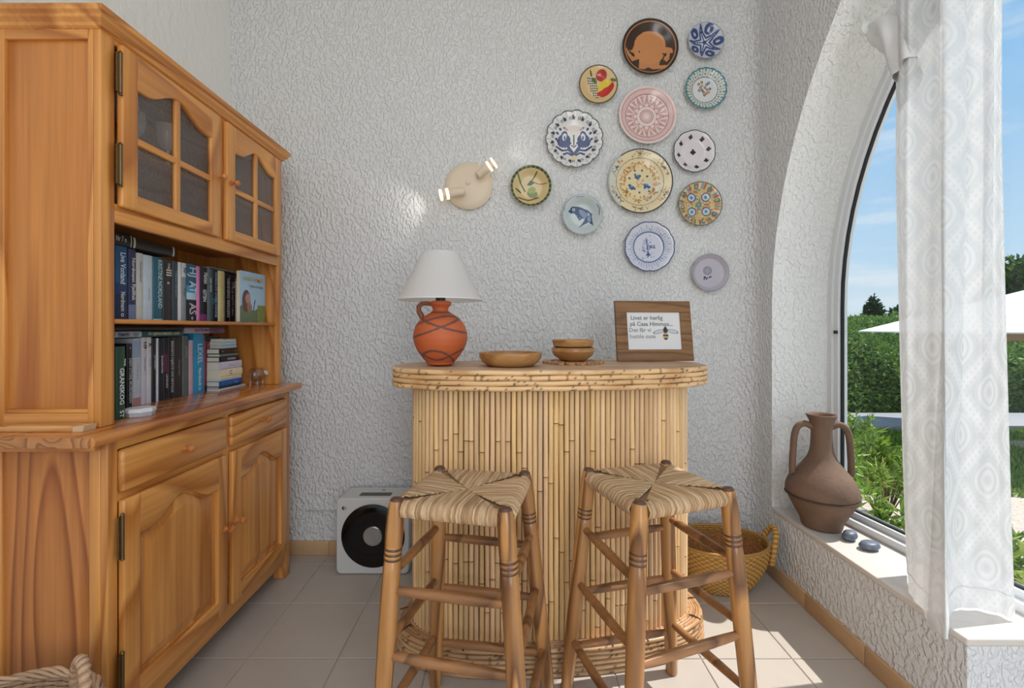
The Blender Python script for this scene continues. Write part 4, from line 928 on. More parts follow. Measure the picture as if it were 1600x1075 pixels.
# ------------------------------------------------------------------ plates on the wall
YW = YB
class Pt:
    def __init__(s, x, y, base): s.x = x; s.y = y; s.r = np.hypot(x, y); s.th = np.arctan2(y, x); s.c = np.tile(np.array(c3(*base)), (len(x), 1))
    def set(s, m, col, a=1.0): s.c[m] = s.c[m]*(1-a)+np.array(c3(*col))*a
    def disc(s, cx, cy, r, col): s.set(np.hypot(s.x-cx, s.y-cy) < r, col)
    def ring(s, r0, r1, col, a=1): s.set((s.r > r0) & (s.r < r1), col, a)
    def ell(s, cx, cy, a, b, an, col, al=1, hollow=0):
        ca, sa = math.cos(an), math.sin(an); x = (s.x-cx)*ca+(s.y-cy)*sa; y = -(s.x-cx)*sa+(s.y-cy)*ca; d = (x/a)**2+(y/b)**2
        s.set((d < 1) & (d >= hollow), col, al)
    def line(s, pts, w, col):
        for (x0, y0), (x1, y1) in zip(pts[:-1], pts[1:]):
            dx, dy = x1-x0, y1-y0; L = dx*dx+dy*dy+1e-9; t = np.clip(((s.x-x0)*dx+(s.y-y0)*dy)/L, 0, 1)
            s.set(np.hypot(s.x-x0-t*dx, s.y-y0-t*dy) < w, col)
    def poly(s, P, col):
        ins = np.zeros(len(s.x), bool); n = len(P)
        for i in range(n):
            (x0, y0), (x1, y1) = P[i], P[(i+1) % n]
            if y0 == y1: continue
            c = ((y0 > s.y) != (y1 > s.y)) & (s.x < (x1-x0)*(s.y-y0)/(y1-y0)+x0); ins ^= c
        s.set(ins, col)
M_plate = attrmat('glazed_print', 0.22, 0.5, coat=0.3)
M_plateback = pm('plate_back', c3(206,200,190), 0.5)
def plate(cx, cy, rpx, label, base, paint, sc_n=0, sc_a=0.0, depth=0.022, bowl=0.62, nr=64, nt_=180, mat=None):
    R = rpx*YW/FPX; X0 = (cx-CX)*YW/FPX; Z0 = CH-(cy-CY)*YW/FPX
    YF = YW-0.010
    rs_ = np.concatenate([[0], np.linspace(0.02, 1.0, nr)]); V = []; xs = []; ys = []
    for r in rs_:
        for k in range(nt_):
            t = 2*PI*k/nt_; k_ = 1+(sc_a*(abs(math.sin(sc_n*t/2))**0.7-0.6)*max(0, (r-0.7)/0.3) if sc_n else 0)
            d = 0 if r < bowl-0.1 else (1 if r > 0.97 else ((r-bowl+0.1)/(1.07-bowl)))
            d = d*d*(3-2*d)*0.7+d*0.3
            V.append((X0+R*r*k_*math.cos(t), YF-0.004-depth*d, Z0+R*r*k_*math.sin(t))); xs.append(r*math.cos(t)); ys.append(r*math.sin(t))
    F = [(i*nt_+k, i*nt_+(k+1) % nt_, (i+1)*nt_+(k+1) % nt_, (i+1)*nt_+k) for i in range(len(rs_)-1) for k in range(nt_)]
    root = thing('wall_plate', label, 'plate', (X0, YW-0.006, Z0-R), 'ceramic plates on the wall')
    p = Pt(np.array(xs), np.array(ys), base); paint(p)
    mk('plate_face', (V, F), mat or M_plate, root, cols=p.c, angle=60)
    # back shell
    VB = []
    for r, dd in ((1.0, depth+0.004), (0.995, depth+0.001), (bowl, -0.001), (bowl-0.04, -0.006), (0.0, -0.006)):
        for k in range(72):
            t = 2*PI*k/72; k_ = 1+(sc_a*(abs(math.sin(sc_n*t/2))**0.7-0.6)*max(0, (r-0.7)/0.3) if sc_n else 0)
            VB.append((X0+R*r*k_*math.cos(t), YF-dd, Z0+R*r*k_*math.sin(t)))
    FB = [(i*72+k, (i+1)*72+k, (i+1)*72+(k+1) % 72, i*72+(k+1) % 72) for i in range(4) for k in range(72)]
    mk('plate_back', (VB, FB), M_plateback, root, angle=60)
    return root
prg = np.random.default_rng(11)
def p1(p):
    p.ring(0.0, 2, (58,38,24)); p.ring(0.88, 0.91, (196,132,84)); p.ring(0.94, 1.01, (44,28,22))
    o = (204,136,84)
    p.ell(0.02, 0.12, 0.56, 0.50, 0, o); p.poly([(-0.52,0.15),(-0.62,-0.05),(-0.74,-0.10),(-0.55,-0.16),(-0.5,-0.32),(-0.28,-0.34),(-0.1,0.1)], o)
    p.poly([(-0.88,0.0),(-0.62,-0.28),(-0.28,-0.32),(-0.55,-0.44),(-0.62,-0.52),(-0.82,-0.25)], o)
    p.poly([(-0.35,-0.2),(0.55,-0.2),(0.38,-0.45),(0.34,-0.62),(0.66,-0.66),(0.5,-0.78),(-0.4,-0.78),(-0.36,-0.5)], o)
    p.poly([(0.5,0.1),(0.78,-0.02),(0.82,-0.2),(0.72,-0.2),(0.68,-0.42),(0.6,-0.52),(0.5,-0.4),(0.58,-0.2),(0.45,-0.1)], o)
    p.ell(0.56,-0.22,0.07,0.05,0.8,(58,38,24)); p.disc(-0.35,-0.1,0.03,(60,36,24)); p.poly([(-0.2,-0.78),(-0.05,-0.68),(0.1,-0.78),(0,-0.84)], (58,38,24))
def p2(p):
    b = (52,76,128); w = (196,200,212)
    for k in range(5):
        a = PI/2+0.35+2*PI*k/5; q = a+PI/5
        p.ell(0.72*math.cos(q), 0.72*math.sin(q), 0.26, 0.24, q, b); p.ell(0.70*math.cos(q), 0.70*math.sin(q), 0.10, 0.06, q, w)
    for k in range(5):
        a = PI/2+0.35+2*PI*k/5; tip = (0.9*math.cos(a), 0.9*math.sin(a)); l = (0.26*math.cos(a+.63), 0.26*math.sin(a+.63)); r = (0.26*math.cos(a-.63), 0.26*math.sin(a-.63))
        p.poly([tip, l, (0,0), r], (206,208,218)); p.line([l, tip, r], 0.045, b); p.line([(0.12*math.cos(a),0.12*math.sin(a)), (0.6*math.cos(a),0.6*math.sin(a))], 0.03, b)
    p.disc(0,0,0.1,b); p.ring(0.96,1.01,(150,158,180))
def p3(p):
    p.ring(0.95,1.01,(70,66,40)); p.ring(0.92,0.95,(190,160,100))
    p.disc(0.18,0.52,0.28,(176,44,36)); p.disc(0.12,0.60,0.07,(214,96,70))
    for a in range(9):
        for b in range(7):
            x, y = -0.52+b*0.10+0.03*a*0.5, 0.40-a*0.125
            if abs(x+0.36-0.04*a) < 0.30-0.022*a: p.disc(x, y, 0.056, (196,196,180)); p.disc(x+0.01, y-0.01, 0.036, (34,50,44))
    p.ell(0.38,-0.16,0.48,0.32,0.6,(190,40,32)); p.poly([(-0.06,-0.36),(0.10,0.12),(0.34,0.36),(0.62,0.34),(0.7,0.12),(0.35,-0.16),(0.05,-0.3)], (222,196,60))
    p.ell(0.42,-0.30,0.38,0.20,0.7,(196,42,34)); p.ell(-0.18,0.30,0.18,0.10,-0.9,(78,104,48)); p.ell(-0.36,0.62,0.14,0.05,-1.2,(70,90,44)); p.ell(0.78,0.25,0.16,0.07,-0.5,(78,104,48))
def p4(p):
    t = (72,132,140); p.ring(0.86,1.05,t); p.ring(0.62,0.93,(214,218,212))
    for k in range(18):
        a = 2*PI*k/18; p.line([(0.64*math.cos(a),0.64*math.sin(a)),(0.92*math.cos(a),0.92*math.sin(a))], 0.022, t)
        a += PI/18; p.ell(0.80*math.cos(a),0.80*math.sin(a),0.10,0.055,a,(120,90,84),1,0.35)
        p.disc(0.9*math.cos(a),0.9*math.sin(a),0.045,(90,146,152))
    p.ring(0.60,0.635,(84,96,110))
    for (x, y, c) in ((-.12,.22,(214,150,60)),(.1,.26,(60,74,130)),(-.26,-.02,(160,70,70)),(.12,.02,(150,80,80)),(.26,.06,(60,70,130)),(-.05,-.1,(60,84,120)),(.02,.12,(70,110,84)),(-.2,.12,(80,100,150)),(.1,-.16,(170,80,70)),(-.28,.28,(150,80,60)),(.2,.34,(60,74,120)),(0,-.24,(120,70,60)),(-.14,.38,(120,80,90)),(-.12,0,(60,70,110)),(.2,-.1,(180,130,70))): p.disc(x, y, 0.065, c); p.disc(x, y, 0.028, (214,190,130))
def p5(p):
    k = (190,132,128); p.ring(0.72,0.76,k); p.ring(0.80,0.81,k); p.ring(0.86,0.93,(206,160,156)); p.ring(0.96,1.01,(226,206,202)); p.ring(0.765,0.86,(218,188,184))
    for i in range(12):
        a = 2*PI*i/12; tip = (0.71*math.cos(a),0.71*math.sin(a)); l = (0.36*math.cos(a+.25),0.36*math.sin(a+.25)); r = (0.36*math.cos(a-.25),0.36*math.sin(a-.25))
        p.line([l, tip, r], 0.016, k); p.line([(0.45*math.cos(a),0.45*math.sin(a)), (0.62*math.cos(a),0.62*math.sin(a))], 0.02, (204,160,156))
        b = a+PI/12; p.poly([(0.70*math.cos(b-.1),0.70*math.sin(b-.1)),(0.70*math.cos(b+.1),0.70*math.sin(b+.1)),(0.42*math.cos(b),0.42*math.sin(b))], (206,158,154))
    p.ring(0.335,0.36,k); p.ring(0.22,0.25,k); p.ring(0.15,0.20,(206,160,156)); p.ring(0.10,0.125,k)
def p6(p):
    b = (36,54,110); k = (60,60,74); p.ring(0.965,1.05,k)
    for i in range(15):
        a = 2*PI*(i+0.5)/15; p.line([(0.80*math.cos(a),0.80*math.sin(a)),(0.95*math.cos(a),0.95*math.sin(a))], 0.009, (170,176,180))
        for da, l in ((-.12,.06),(-.05,.10),(.03,.07),(.10,.05)):
            q = 2*PI*i/15+da; p.line([(0.73*math.cos(q),0.73*math.sin(q)),((0.73+l)*math.cos(q),(0.73+l)*math.sin(q))], 0.022, (46,56,92))
    for s in (-1, 1):
        p.ell(s*0.34,0.02,0.22,0.20,0,b); 
        for q in range(7):
            a = -0.6-q*0.35; p.ell(s*(0.34+0.20*math.cos(a)),0.0+0.20*math.sin(a),0.08,0.05,a*s,b)
        p.ell(s*0.34,0.14,0.12,0.19,s*0.2,b); p.ell(s*0.33,0.12,0.075,0.135,s*0.2,(206,214,222)); p.ell(s*0.32,0.08,0.03,0.07,0,b)
        p.line([(s*0.30,-0.14),(s*0.18,-0.26),(0.0,-0.5)], 0.05, b); p.line([(0,-0.5),(s*0.2,-0.34),(s*0.42,-0.36),(s*0.62,-0.24)], 0.035, b)
        p.line([(s*0.08,-0.52),(s*0.22,-0.44),(s*0.36,-0.5)], 0.035, b)
        for (x, y) in ((.48,.38),(.32,.42),(.58,.24),(.62,.04),(.56,-.04),(.26,.38)): p.ell(s*x, y, 0.055, 0.04, s*0.8, b)
    p.ell(0,0.40,0.34,0.10,0,(226,204,198),0.6); p.line([(0,0.18),(0,0.0),(0,-0.16)], 0.022, k); p.line([(-.08,-.18),(0,-.24),(.08,-.18)], 0.022, b); p.disc(0.02,-0.62,0.09,(226,212,170))
def p7(p):
    p.ring(0.955,1.05,(44,42,52))
    def fl(x, y, s=1):
        for dx, dy in ((0,.06),(-.06,-.01),(.06,-.01),(0,-.06),(.02,.0)): p.disc(x+dx*s, y+dy*s, 0.048*s, (34,34,44))
    for i in range(8): a = 2*PI*i/8+0.2; fl(0.72*math.cos(a), 0.72*math.sin(a))
    fl(0,0.02,1.3)
def p8(p):
    p.ring(0.955,1.01,(44,48,56)); p.ring(0.72,0.745,(88,92,86)); p.ring(0,0.72,(226,208,164)); p.set((p.r < 0.7) & (p.x > 0.1) & (p.y < 0.1), (206,206,196), 0.5); p.set((p.r > 0.75) & (p.x < -0.6), (200,206,200), 0.7)
    for i in range(230):
        a = prg.uniform(0, 2*PI); r = prg.uniform(0.44, 0.63)
        if 4.2 < (a % (2*PI)) < 4.35 or 0.0 < (a % 6.28) < 0.05: continue
        p.disc(r*math.cos(a), r*math.sin(a), prg.uniform(0.015,0.035), [(196,148,70),(180,120,60),(214,168,110),(150,110,60),(206,150,120)][prg.integers(0,5)])
    for i in range(6):
        a0 = PI/2+2*PI*i/6
        for _ in range(22):
            a = a0+prg.uniform(-.34,.34); r = prg.uniform(0.79,0.93); p.disc(r*math.cos(a), r*math.sin(a), prg.uniform(.014,.028), [(190,150,76),(150,120,70),(90,110,120),(180,110,70)][prg.integers(0,4)])
        p.disc(0.85*math.cos(a0),0.85*math.sin(a0),0.035,(60,84,110))
    for (x, y) in ((-.05,.17),(-.24,-.16),(.22,-.11)):
        for _ in range(9): p.disc(x+prg.uniform(-.09,.09), y+prg.uniform(-.07,.07), 0.038, (50,86,136))
        p.disc(x, y+0.03, 0.035, (94,140,180))
    for (x, y) in ((-.31,.12),(.24,.18),(0,-.32),(-.38,-.3),(.3,-.28),(-.15,.36),(.08,.36)): p.disc(x, y, 0.035, (74,88,60))
    for _ in range(24): p.disc(prg.uniform(-.12,.12), prg.uniform(-.18,.1), 0.025, [(206,170,90),(226,190,160),(180,150,80)][prg.integers(0,3)])
def p9(p):
    g = (66,92,44); p.ring(0.86,1.01,(120,122,70)); 
    for i in range(26):
        a = 2*PI*i/26; p.ell(0.93*math.cos(a),0.93*math.sin(a),0.09,0.05,a+PI/2,(40,54,34))
    p.ell(0.08,-0.32,0.26,0.2,-0.3,(110,130,60)); p.ell(0.1,-0.08,0.22,0.2,0.4,(206,198,140)); p.ell(0.05,-0.14,0.2,0.16,0.4,(150,160,90))
    p.line([(-.62,.58),(-.45,.1),(-.28,-.2)], 0.035, g); p.line([(.3,.7),(.05,.3),(0,.1)], 0.03, g); p.line([(0,.3),(.4,.15),(.75,.15)], 0.022, (120,80,50)); p.line([(-.7,-.1),(-.5,-.25)], .04, g); p.line([(-.6,-.55),(-.1,-.66),(.35,-.52)], 0.04, (120,90,50)); p.poly([(0.0,.35),(.18,.2),(.0,.08),(-.2,.1)], g)
def p10(p):
    cs = [(190,120,78),(94,132,110),(208,186,124),(170,88,76),(124,150,172),(214,206,176)]
    for i in range(44):
        a = 2*PI*i/44; p.ell(0.83*math.cos(a),0.83*math.sin(a),0.13,0.05,a,cs[i % 6])
    for i in range(8):
        a = 2*PI*i/8+.2; p.ell(0.80*math.cos(a),0.80*math.sin(a),0.12,0.09,a,(66,96,104),1,0.35)
    for i in range(150):
        a = prg.uniform(0, 2*PI); r = prg.uniform(0.05, 0.66); p.disc(r*math.cos(a), r*math.sin(a), 0.04, cs[prg.integers(0,6)])
    for i in range(4):
        a = PI/4*0.6+PI/2*i+0.35; x, y = 0.46*math.cos(a), 0.46*math.sin(a); p.disc(x, y, 0.21, (90,84,110)); p.disc(x, y, 0.16, (188,206,216)); p.disc(x, y, 0.07, (86,120,160))
    p.disc(0,0,.12,(86,140,140)); p.disc(0,0,.05,(206,170,100)); p.ring(.96,1.01,(84,92,84))
def p11(p):
    b = (38,66,112); m_ = (120,142,168); p.ring(0.95,1.01,(150,160,170))
    p.ell(-0.05,0.15,0.42,0.24,-0.55,b); p.ell(0.1,0.08,0.30,0.14,-0.8,m_); p.ell(-.38,.28,.20,.17,0,b); p.disc(-.40,.30,.075,(206,214,222)); p.disc(-.40,.30,.035,b)
    p.poly([(.2,-.1),(.5,.1),(.56,-.55),(.36,-.32),(-.15,-.62),(.1,-.3)], b); p.poly([(.28,-.1),(.44,.02),(.47,-.36),(.3,-.24)], m_)
    p.line([(-.62,.2),(-.5,.14)], .05, b); p.line([(-.2,-.05),(-.1,-.2),(0,-.12)], .04, b); p.line([(.0,.34),(.3,.22),(.5,.05)], .045, b)
    p.line([(.72,.5),(.85,.3),(.84,0)], .03, (120,130,150)); p.line([(-.9,.2),(-.86,.45)], .02, m_); p.line([(-.3,.85),(.1,.9)], .02, m_)
def p12(p):
    b = (50,72,130); p.ring(0.955,1.05,(44,58,108)); p.ring(0.58,0.64,(88,110,160)); p.ring(0.60,0.62,(48,66,110))
    for i in range(44):
        a = 2*PI*i/44; l = 0.10+0.12*abs(math.sin(i*1.7)); p.line([(0.64*math.cos(a),0.64*math.sin(a)),((0.64+l)*math.cos(a),(0.64+l)*math.sin(a))], 0.014, (132,150,190))
    for i in range(14): a = 2*PI*i/14; p.ell(0.8*math.cos(a),0.8*math.sin(a),0.08,0.02,a+.5,(226,222,214))
    for i in range(70):
        x, y = prg.normal(0,.12), prg.normal(0,.22); p.disc(x-0.05, y+0.02, prg.uniform(.014,.03), [b,(90,116,166),(120,150,176)][prg.integers(0,3)])
    for i in range(22): p.disc(prg.uniform(.05,.32), prg.uniform(-.06,.08), .02, b)
    p.line([(-.02,-.4),(-.02,-.1),(-.1,.3)], .018, b); p.poly([(-.12,-.34),(0,-.2),(.1,-.34)], b)
def p13(p):
    p.ring(0.94,1.01,(150,146,156)); p.disc(-0.08,0.12,0.24,(160,156,168)); 
    for q in (.06,.12,.18,.23): p.ell(-.08,.12,q,q,0,(120,118,134),1,0.75)
    p.ell(-.22,-.24,.07,.06,0,(50,48,84)); p.ell(-.12,-.30,.08,.04,.9,(60,56,84)); p.ell(.06,-.22,.10,.04,.4,(60,56,84)); p.ell(-.26,-.32,.03,.07,0,(50,48,84))
plate(1013,79,43.5,'large brown plate with an orange round beast figure, topmost', (58,38,24), p1)
plate(1099,69,28,'small blue and white starfish plate at the upper right', (196,198,208), p2)
plate(933,137,30,'small tan plate painted with grapes, pear and red fruits', (222,190,140), p3)
plate(1099,143,32,'scalloped teal-rimmed plate with a small flower spray in the centre', (218,222,222), p4, 18, 0.05)
plate(1009,184,44.5,'large pale pink plate with a twelve-pointed star relief', (232,214,210), p5)
plate(896,221,44,'large scalloped white plate with twin dark blue blossoms', (222,220,216), p6, 15, 0.07)
plate(1081,240,32.5,'white plate with thin black rim and tiny black sprigs', (224,218,220), p7, 10, 0.04)
plate(998,286,50,'largest plate, cream-yellow with blue flowers and dark rim', (228,210,170), p8)
plate(829,294,32,'small cream bowl plate with green brush strokes, leftmost on the wall', (214,190,140), p9, depth=0.03)
plate(1090,321,34,'small multicoloured mosaic-like plate with four blue medallions', (206,176,120), p10)
plate(908,338,31,'small grey-green bowl with a dark blue fish', (196,206,206), p11, depth=0.032, bowl=0.6)
plate(1012,387,38.5,'wavy-edged pale blue plate with blue rim and bouquet', (208,208,222), p12, 12, 0.035)
plate(1106,427,29,'plain lilac-grey dish with a small purple mark, lowest on the wall', (186,180,190), p13, depth=0.02, bowl=0.85)

# ------------------------------------------------------------------ wall spotlight
sx0, sz0 = (733-CX)*YB/FPX, CH-(292-CY)*YB/FPX
RY = Matrix(((1,0,0),(0,0,-1),(0,1,0)))     # local z -> world -y
wl = thing('wall_spotlight', 'cream round wall lamp with two small lit spots', 'lamp', (sx0, YB, sz0-0.12))
mk('mounting_plate', MB().lathe([(0.124,0.0),(0.125,0.010),(0.118,0.018),(0.09,0.025),(0,0.028)], (sx0,YB-0.004,sz0), 56, RY), M_cream, wl)
mk('centre_nut', MB().lathe([(0.011,0.0),(0.011,0.010),(0.007,0.013),(0,0.013)], (sx0-0.002,YB-0.031,sz0+0.012), 16, RY), M_cream, wl)
M_lens = pm('lit_lens_ring', c3(255,236,200), 0.4, emit=c3(255,232,190), es=1.6)
def spot(a, b, r, nm):
    a, b = Vector(a), Vector(b); d = (b-a).normalized()
    mk('spot_arm', MB().tube([Vector((a.x, YB-0.028, a.z)), a+Vector((0,-0.0,0))], 0.008, 12), M_cream, wl)
    o = mk('spot_body', MB().tube([a-d*0.004, a, a+(b-a)*0.62, a+(b-a)*0.63], [r*0.5, r*0.72, r*0.80, r*0.85], 24), M_cream, wl, angle=50)
    mk('spot_lens', MB().tube([a+(b-a)*0.625, a+(b-a)*0.70, a+(b-a)*0.74], [r*0.98, r*1.0, r*0.9], 24), M_lens, o, angle=50)
    mk('spot_neck', MB().tube([a+(b-a)*0.74, a+(b-a)*0.90], [r*0.84, r*0.84], 24), M_cream, o, angle=50)
    mk('spot_rim', MB().tube([a+(b-a)*0.90, a+(b-a)*0.97, b], [r*0.98, r*1.08, r*0.9], 24), M_lens, o, angle=50)
    l = bpy.data.objects.new('spot_light', bpy.data.lights.new('spot_light', 'SPOT')); COL.objects.link(l)
    l.data.energy = 0.9 if nm == 'l' else 0.35; l.data.spot_size = math.radians(95); l.data.spot_blend = 0.6; l.data.color = (1.0, 0.95, 0.88); l.data.shadow_soft_size = 0.02
    l.location = b+d*0.012; l.rotation_euler = (d+Vector((0, 0.25, 0))).to_track_quat('-Z', 'Y').to_euler()
def wp(px, py, y): return ((px-CX)*y/FPX, y, CH-(py-CY)*y/FPX)
spot(wp(724,298.5,2.345), wp(687,305,2.325), 0.0285, 'l'); spot(wp(747,273,2.345), wp(773,253.5,2.325), 0.0285, 'r')

# ------------------------------------------------------------------ white box appliance on the floor, taken for an air purifier
M_plastic = pm('light_grey_plastic', c3(208,208,206), 0.4)
x0, x1, yf, yb2, hh = -0.841, -0.486, 2.216, 2.372, 0.372
mp_ = thing('box_appliance', 'white upright box appliance with black disc on the floor left of the bar', 'appliance', ((x0+x1)/2, (yf+yb2)/2, 0))
def rrect(x0, x1, z0, z1, r, n=6):
    P = []
    for cx, cz, a0 in ((x1-r, z1-r, 0), (x0+r, z1-r, PI/2), (x0+r, z0+r, PI), (x1-r, z0+r, 1.5*PI)):
        for k in range(n+1): a = a0+PI/2*k/n; P.append((cx+r*math.cos(a), cz+r*math.sin(a)))
    return P
rp_ = rrect(x0, x1, 0.003, hh, 0.026)
mk('housing', MB().prism(rp_, lambda u, v: (u, yf, v), lambda u, v: (u, yb2, v)), M_plastic, mp_, angle=50, bevel=0.005)
cx_, cz_ = (583-CX)*yf/FPX, CH-(837-CY)*yf/FPX
mk('black_disc', MB().lathe([(0.153,0),(0.154,0.004),(0.151,0.006),(0.1,0.005),(0.06,0.003),(0,0.003)], (cx_,yf,cz_), 72, RY), pm('gloss_black', c3(8,8,9), 0.12), mp_)
mk('hub', MB().lathe([(0.046,0),(0.047,0.008),(0.044,0.0105),(0.0,0.009)], (cx_,yf,cz_), 48, RY), pm('brushed_hub', c3(190,192,194), 0.28, 0.95), mp_)
lz_, lxx = CH-(794-CY)*yf/FPX, (537-CX)*yf/FPX
lo = mk('emblem', MB().lathe([(0.0085,0),(0.0085,0.0012),(0,0.0012)], (lxx,yf,lz_), 24, RY), M_black, mp_)
mk('emblem_gap', MB().prism([(lxx+0.004+0.0045*math.cos(a), lz_+0.0045*math.sin(a)) for a in [2*PI*k/16 for k in range(16)]], lambda u, v: (u, yf-0.001, v), lambda u, v: (u, yf-0.0018, v)), M_plastic, lo)
mk('emblem_dot', MB().prism([(lxx+0.010+0.003*math.cos(a), lz_+0.003*math.sin(a)) for a in [2*PI*k/12 for k in range(12)]], lambda u, v: (u, yf-0.001, v), lambda u, v: (u, yf-0.0024, v)), M_black, lo)
mk('display', MB().box((562-CX)*2.26/FPX, (611-CX)*2.26/FPX, 2.250, 2.292, hh-0.001, hh+0.0012), pm('display_grey', c3(58,60,62), 0.3), mp_, smooth=False)
mk('top_button', MB().lathe([(0.009,0),(0.009,0.002),(0,0.002)], (-0.64, 2.33, hh-0.0005), 20), pm('button', c3(150,150,148), 0.4), mp_)
for fx in (x0+0.04, x1-0.04): mk('foot', MB().box(fx-0.02, fx+0.02, yf+0.03, yb2-0.03, 0.0, 0.004), M_black, mp_, smooth=False)

# ------------------------------------------------------------------ straw basket by the bar
M_straw = attrmat('straw', 0.7, 0.3)
def weave(cx, cy, rx, ry, prof, n_rows, seg=120, amp=0.004, cA=(196,152,82), cB_=(140,98,48), ribs=36):
    """woven shell from stacked strands, each a closed ring that goes in and out around the ribs"""
    mb = MB(); cols = []
    for i in range(n_rows):
        t = i/(n_rows-1); s, z = prof(t); P = []
        for k in range(seg):
            a = 2*PI*k/seg; w = amp*math.sin(ribs*a/1+PI*(i % 2)); P.append((cx+(rx*s+w)*math.cos(a), cy+(ry*s+w)*math.sin(a), z))
        n0 = len(mb.v); mb.tube(P, 0.0062, 6, closed=True)
        for j in range(len(mb.v)-n0):
            m = 0.5+0.5*math.sin(ribs*2*PI*(j//6)/seg+PI*(i % 2)); c = np.array(c3(*cA))*m+np.array(c3(*cB_))*(1-m); cols.append(c)
    return mb, np.array(cols)
kx, ky = 0.985, 2.130
bk = thing('straw_basket', 'oval straw basket with brown mat lining on the floor behind bar', 'basket', (kx, ky, 0))
mb, cc = weave(kx, ky, 0.215, 0.160, lambda t: (0.58+0.42*math.sin(t*PI/2)**0.8, 0.008+0.195*t), 20, amp=0.0035)
mk('woven_side', mb, M_straw, bk, cols=cc, angle=80)
mb, cc = weave(kx, ky, 0.215, 0.160, lambda t: (1.0, 0.203+0.010*t), 2, amp=0.001, ribs=60); mk('rim', mb, M_straw, bk, cols=cc, angle=80)
mb = MB(); nu = 64; rg = np.random.default_rng(5)
vs = []; RR = 12
for i in range(RR+1):
    for k in range(nu):
        a = 2*PI*k/nu; s = i/RR; zz = 0.10+0.085*s**3+rg.uniform(-.004,.004); q = 0.93 if i == RR else 0.93*s
        vs.append((kx+0.215*q*math.cos(a), ky+0.160*q*math.sin(a), zz))
fs = [(i*nu+k, i*nu+(k+1) % nu, (i+1)*nu+(k+1) % nu, (i+1)*nu+k) for i in range(RR) for k in range(nu)]
mk('mat_lining', mb.add(vs, fs), pm('coconut_mat', c3(150,98,52), 0.95, var=0.35, varscale=60, bump=(110, 0.9, 0.012)), bk, angle=180)
mk('basket_base', MB().lathe([(0.0,0.0),(0.60,0.0),(0.62,0.012),(0,0.013)], (kx,ky,0.001), 40, Matrix(((0.2,0,0),(0,0.15,0),(0,0,1)))), pm('straw_base', c3(170,130,70), 0.9), bk)
def handle(par, pts, r, mat, turns):
    P = [Vector(p) for p in pts]; o = mk('handle', MB().tube(P, r, 12), mat, par); return o
hx, hy = kx+0.213, ky-0.02
hpts = [(hx-0.012, hy-0.055, 0.13), (hx+0.004, hy-0.05, 0.20), (hx+0.028, hy-0.02, 0.265), (hx+0.030, hy+0.02, 0.268), (hx+0.006, hy+0.05, 0.205), (hx-0.012, hy+0.055, 0.14)]
def smooth_path(P, n=6):
    P = [Vector(p) for p in P]; out = []
    for i in range(len(P)-1):
        p0, p1, p2, p3 = P[max(i-1,0)], P[i], P[i+1], P[min(i+2,len(P)-1)]
        for k in range(n):
            t = k/n; out.append(0.5*((2*p1)+(-p0+p2)*t+(2*p0-5*p1+4*p2-p3)*t*t+(-p0+3*p1-3*p2+p3)*t**3))
    out.append(P[-1]); return out
def wrapped(name, par, pts, r, cA, cB2, pitch=6, seg=10, n=24):
    P = smooth_path(pts, n); R = [r*(1+0.14*math.cos(2*PI*i/pitch)) for i in range(len(P))]
    mb = MB().tube(P, R, seg); cc = np.array([np.array(c3(*cA))*(0.5+0.5*math.cos(2*PI*((i//seg)+0.35*(i % seg))/pitch))+np.array(c3(*cB2))*(0.5-0.5*math.cos(2*PI*((i//seg)+0.35*(i % seg))/pitch)) for i in range(len(mb.v))])
    return mk(name, mb, M_straw, par, cols=cc, angle=180)
wrapped('handle', bk, hpts, 0.0125, (214,166,88), (150,104,50))

# wicker basket at the near end of the cabinet
wx_, wy_ = -1.095, 0.955
wb = thing('wicker_basket', 'pale wicker basket with a wrapped loop handle beside the cabinet end', 'basket', (wx_, wy_, 0))
mb, cc = weave(wx_, wy_, 0.195, 0.150, lambda t: (0.78+0.22*t, 0.006+0.345*t), 33, seg=110, amp=0.004, cA=(196,166,136), cB_=(146,112,84), ribs=30)
mk('woven_side', mb, M_straw, wb, cols=cc, angle=80)
mb = MB(); cols = []
for q in range(5):
    P = []
    for k in range(110):
        a = 2*PI*k/110; w = 0.007*math.sin(9*a+q*1.26); P.append((wx_+(0.197+w)*math.cos(a), wy_+(0.152+w)*math.sin(a), 0.358+0.007*math.cos(9*a+q*1.26)+0.002*q))
    n0 = len(mb.v); mb.tube(P, 0.0045, 6, closed=True); cols += [np.array(c3(190,156,126))*(0.8+0.08*q)]*(len(mb.v)-n0)
mk('braided_rim', mb, M_straw, wb, cols=np.array(cols), angle=80)
mk('basket_base', MB().lathe([(0,0),(0.15,0),(0.15,0.01),(0,0.01)], (wx_,wy_,0.001), 40, Matrix(((1,0,0),(0,0.78,0),(0,0,1)))), pm('wicker_base', c3(150,116,86), 0.9), wb)
h0 = Vector((-0.938, 1.000, 0.385))
wrapped('handle', wb, [h0+Vector(v) for v in ((-0.050,0.040,-0.03),(-0.046,0.035,0.03),(-0.022,0.018,0.072),(0.008,-0.004,0.070),(0.026,-0.02,0.028),(0.026,-0.024,-0.04))], 0.0115, (206,172,140), (150,112,84), pitch=4, n=12)

